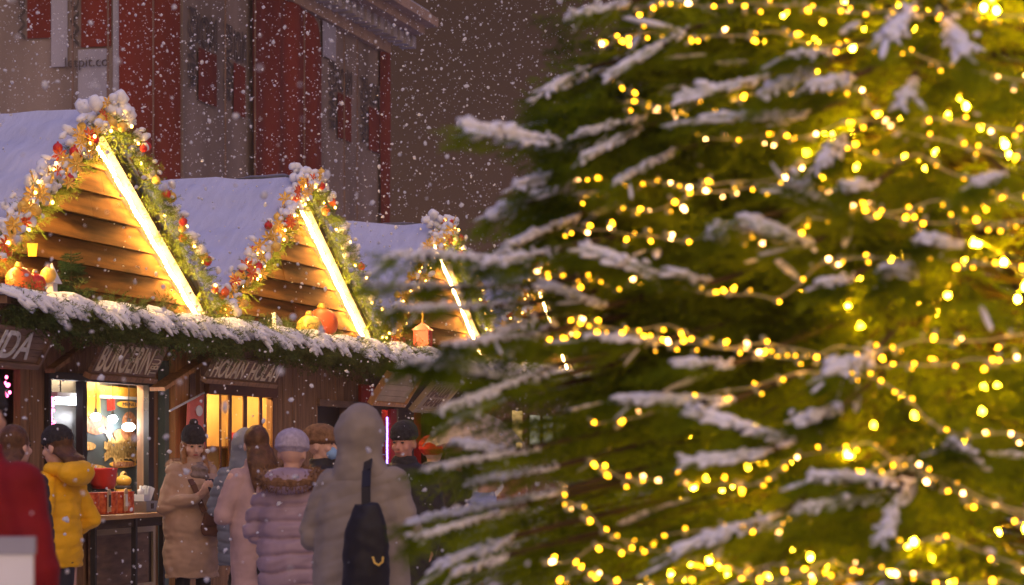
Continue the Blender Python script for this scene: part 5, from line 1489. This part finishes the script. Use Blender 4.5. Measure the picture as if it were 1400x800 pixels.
# 10 man in black
e, H, Hr, A, co = make_person('man in black coat and dark knitted hat with stern face, under the tilted boards', ground_at(553, 19.0), R(-14), 1.68, 'coat_black', 0.85, 1.12, (R(6), R(-10)), 'down', 'trouser', quilt(0, 0, 0.010), 'skin_ruddy', puff=1.05)
beanie(e, H, Hr, 'knit_black', 1.612, False, 0.98, sq=1.03)
sc = MB(); sc.loft([(1.38, 0.11, 0.10, 0, 0), (1.45, 0.105, 0.10, 0, 0), (1.49, 0.09, 0.09, 0, 0)], 20); grown('scarf', sc, 0.010, M['knit_black'], e, 3)
g2 = MB(); g2.cap((0.0, -0.165, 1.36), (0.025, -0.165, 1.28), 0.022, 0.028); g2.build('green_scarf', M['scarf_green'], e, True)
# 11 red hat
e, H, Hr, A, co = make_person('person in bright red knitted hat under the clear umbrella', ground_at(592, 22.3), R(160), 1.62, 'coat_black', 0.8, 1.0, (0, 0), 'front', 'trouser', quilt(0, 0, 0.008))
beanie(e, H, Hr, 'knit_red', 1.585, False, 1.05, sq=1.25)
# 12 profile under umbrella
e, H, Hr, A, co = make_person('bare headed person with short brown hair in profile under the clear umbrella', ground_at(622, 21.0), R(-80), 1.70, 'coat_black', 0.8, 1.0, (0, 0), 'umbrella', 'trouser', quilt(0, 0, 0.008))
hair_cap(e, H, Hr, 'hair_brown', 0.0)
grip = e.matrix_world @ (A[-1][2] + Vector((0.012, -0.04, 0.06)))
# umbrella
um = empty('umbrella', (0, 0, 0)); tag(um, 'clear beige dome umbrella held over the people beside the red stall', 'umbrella')
top = at(648, 563, 21.0); um.location = top
M['clear_film'] = mat('clear_film', (0.60, 0.48, 0.32), 0.35, 0.15, 30, 0.1)
nt_ = M['clear_film'].node_tree; b_ = nt_.nodes['Principled BSDF']; b_.inputs['Alpha'].default_value = 0.72
dome = MB(); ns, nr = 8, 8; RU = 0.42; HU = 0.25
def dome_pt(t, a, d=0.0):
    sag = 1 - 0.05 * (0.5 + 0.5 * math.cos(a * ns)) * 0 
    seg = (a * ns / (2 * math.pi)) % 1.0; pinch = 1 - 0.055 * math.sin(math.pi * seg) * t
    return Vector((RU * t * pinch * math.cos(a), RU * t * pinch * math.sin(a), -HU * t ** 2.0 - d - 0.03 * t ** 6 * (1 - math.sin(math.pi * seg))))
na = ns * 6
for i in range(nr + 1):
    for j in range(na): dome.v.append(dome_pt(i / nr + 0.001, 2 * math.pi * j / na)[:])
for i in range(nr):
    for j in range(na): dome.f.append((i * na + j, i * na + (j + 1) % na, (i + 1) * na + (j + 1) % na, (i + 1) * na + j)); dome.mi.append(0)
dome.build('canopy', M['clear_film'], um, True)
for j in range(ns):
    a = 2 * math.pi * j / ns
    MB().tube([dome_pt(i / nr, a, 0.006) for i in range(nr + 1)], 0.005, 5).build('rib', M['steel'], um)
MB().tube([(0, 0, 0.06), (0, 0, -0.3), tuple(Vector(grip) - top)], 0.009, 8).build('shaft', M['steel'], um)
MB().cap(Vector(grip) - top + Vector((0, 0, 0.06)), Vector(grip) - top + Vector((0, 0, -0.1)), 0.016, 0.018).build('handle', M['black_metal'], um, True)
# 13, 14 behind the spruce twigs
e, H, Hr, A, co = make_person('person in pale hooded coat seen through the spruce twigs beside the umbrella', ground_at(682, 22.5), R(-150), 1.66, 'coat_white', 0.9, 1.05, (0, 0), 'front', 'jeans', quilt(0, 0, 0.01), puff=1.05)
hood_up(e, H, Hr, 'coat_grey', 1.0)
e, H, Hr, A, co = make_person('person in shiny grey blue jacket bending low behind the spruce twigs', ground_at(662, 17.0), R(120), 1.42, 'coat_greyblue', 0.55, 1.1, (R(15), 0), 'front', 'pale_trouser', quilt(0.10, 0.014, 0.008), puff=1.12)
hair_cap(e, H, Hr, 'hair_brown', 0.0); beanie(e, H, Hr, 'knit_lilac')
e, H, Hr, A, co = make_person('person in long white coat standing low behind the spruce twigs', ground_at(706, 16.0), R(160), 1.38, 'coat_white', 0.9, 1.1, (0, 0), 'down', 'pale_trouser', quilt(0, 0, 0.012), puff=1.1)
hair_cap(e, H, Hr, 'hair_fair', 0.2)

# white board close to the viewer
p = at(0, 734, 6.6)
bd2 = empty('info_board', (at(2, 734, 6.6).x, 6.6, 0), R(4)); tag(bd2, 'white board with a grey rim standing close before the dark red coat', 'board')
MB().box(-0.12, 0.082, -0.015, 0.015, 0.70, p.z - 0.045).build('board_panel', M['white'], bd2)
M['rim'] = mat('grey_rim', (0.34, 0.34, 0.40), 0.6, 0.1, 5)
MB().box(-0.125, 0.087, -0.02, 0.02, p.z - 0.044, p.z).build('board_rim', M['rim'], bd2)
MB().box(-0.08, -0.05, 0.016, 0.046, 0, p.z - 0.1).build('leg', M['black_metal'], bd2); MB().box(0.03, 0.06, 0.016, 0.046, 0, p.z - 0.1).build('leg', M['black_metal'], bd2)
# ================================================================ falling snow
fr_ = np.random.default_rng(12)
N_ = 56000
Yv = (5.0 ** 3 + fr_.uniform(0, 1, N_) * (46.0 ** 3 - 5.0 ** 3)) ** (1 / 3)
Xv = (fr_.uniform(-0.12, 1.25, N_) * 1400 - 700) / F * Yv
Zv = np.maximum(0.05, CZ + (620 - fr_.uniform(-120, 880, N_)) / F * Yv)
ok = (np.hypot(Xv - TX, Yv - TY) > 2.2) & (Zv < 15)
sl = (Xv - O1[0]) * NX + (Yv - O1[1]) * NY          # keep flakes out of the stalls
ss = (Xv - O1[0]) * DX + (Yv - O1[1]) * DY
near = (sl < 0.15) & (sl > -3.6) & (ss > -2.9) & (ss < 3 * PITCH + 2.9)
roofz = ZA + 0.25 - SLOPE * np.abs(((ss + HW) % PITCH) - HW)
ok &= ~(near & (Zv < roofz))
P = np.stack([Xv, Yv, Zv], axis=1)[ok]; n = len(P)
size = np.clip(fr_.lognormal(math.log(0.0056), 0.55, n), 0.0024, 0.018)
fb = [blob(30 + i, 1, 0.7, 2.0) for i in range(4)]
parts = []; sel = fr_.integers(0, 4, n); dd = fr_.normal(size=(n, 3))
for q in range(4):
    m = sel == q
    parts.append(scatter(fb[q], P[m], frames(dd[m]), size[m][:, None] * fr_.uniform(0.6, 1.3, (m.sum(), 3))))
V, T = join_np(parts)
tag(np_mesh('falling_snow', V, T, [M['flake']], None), kind='stuff')
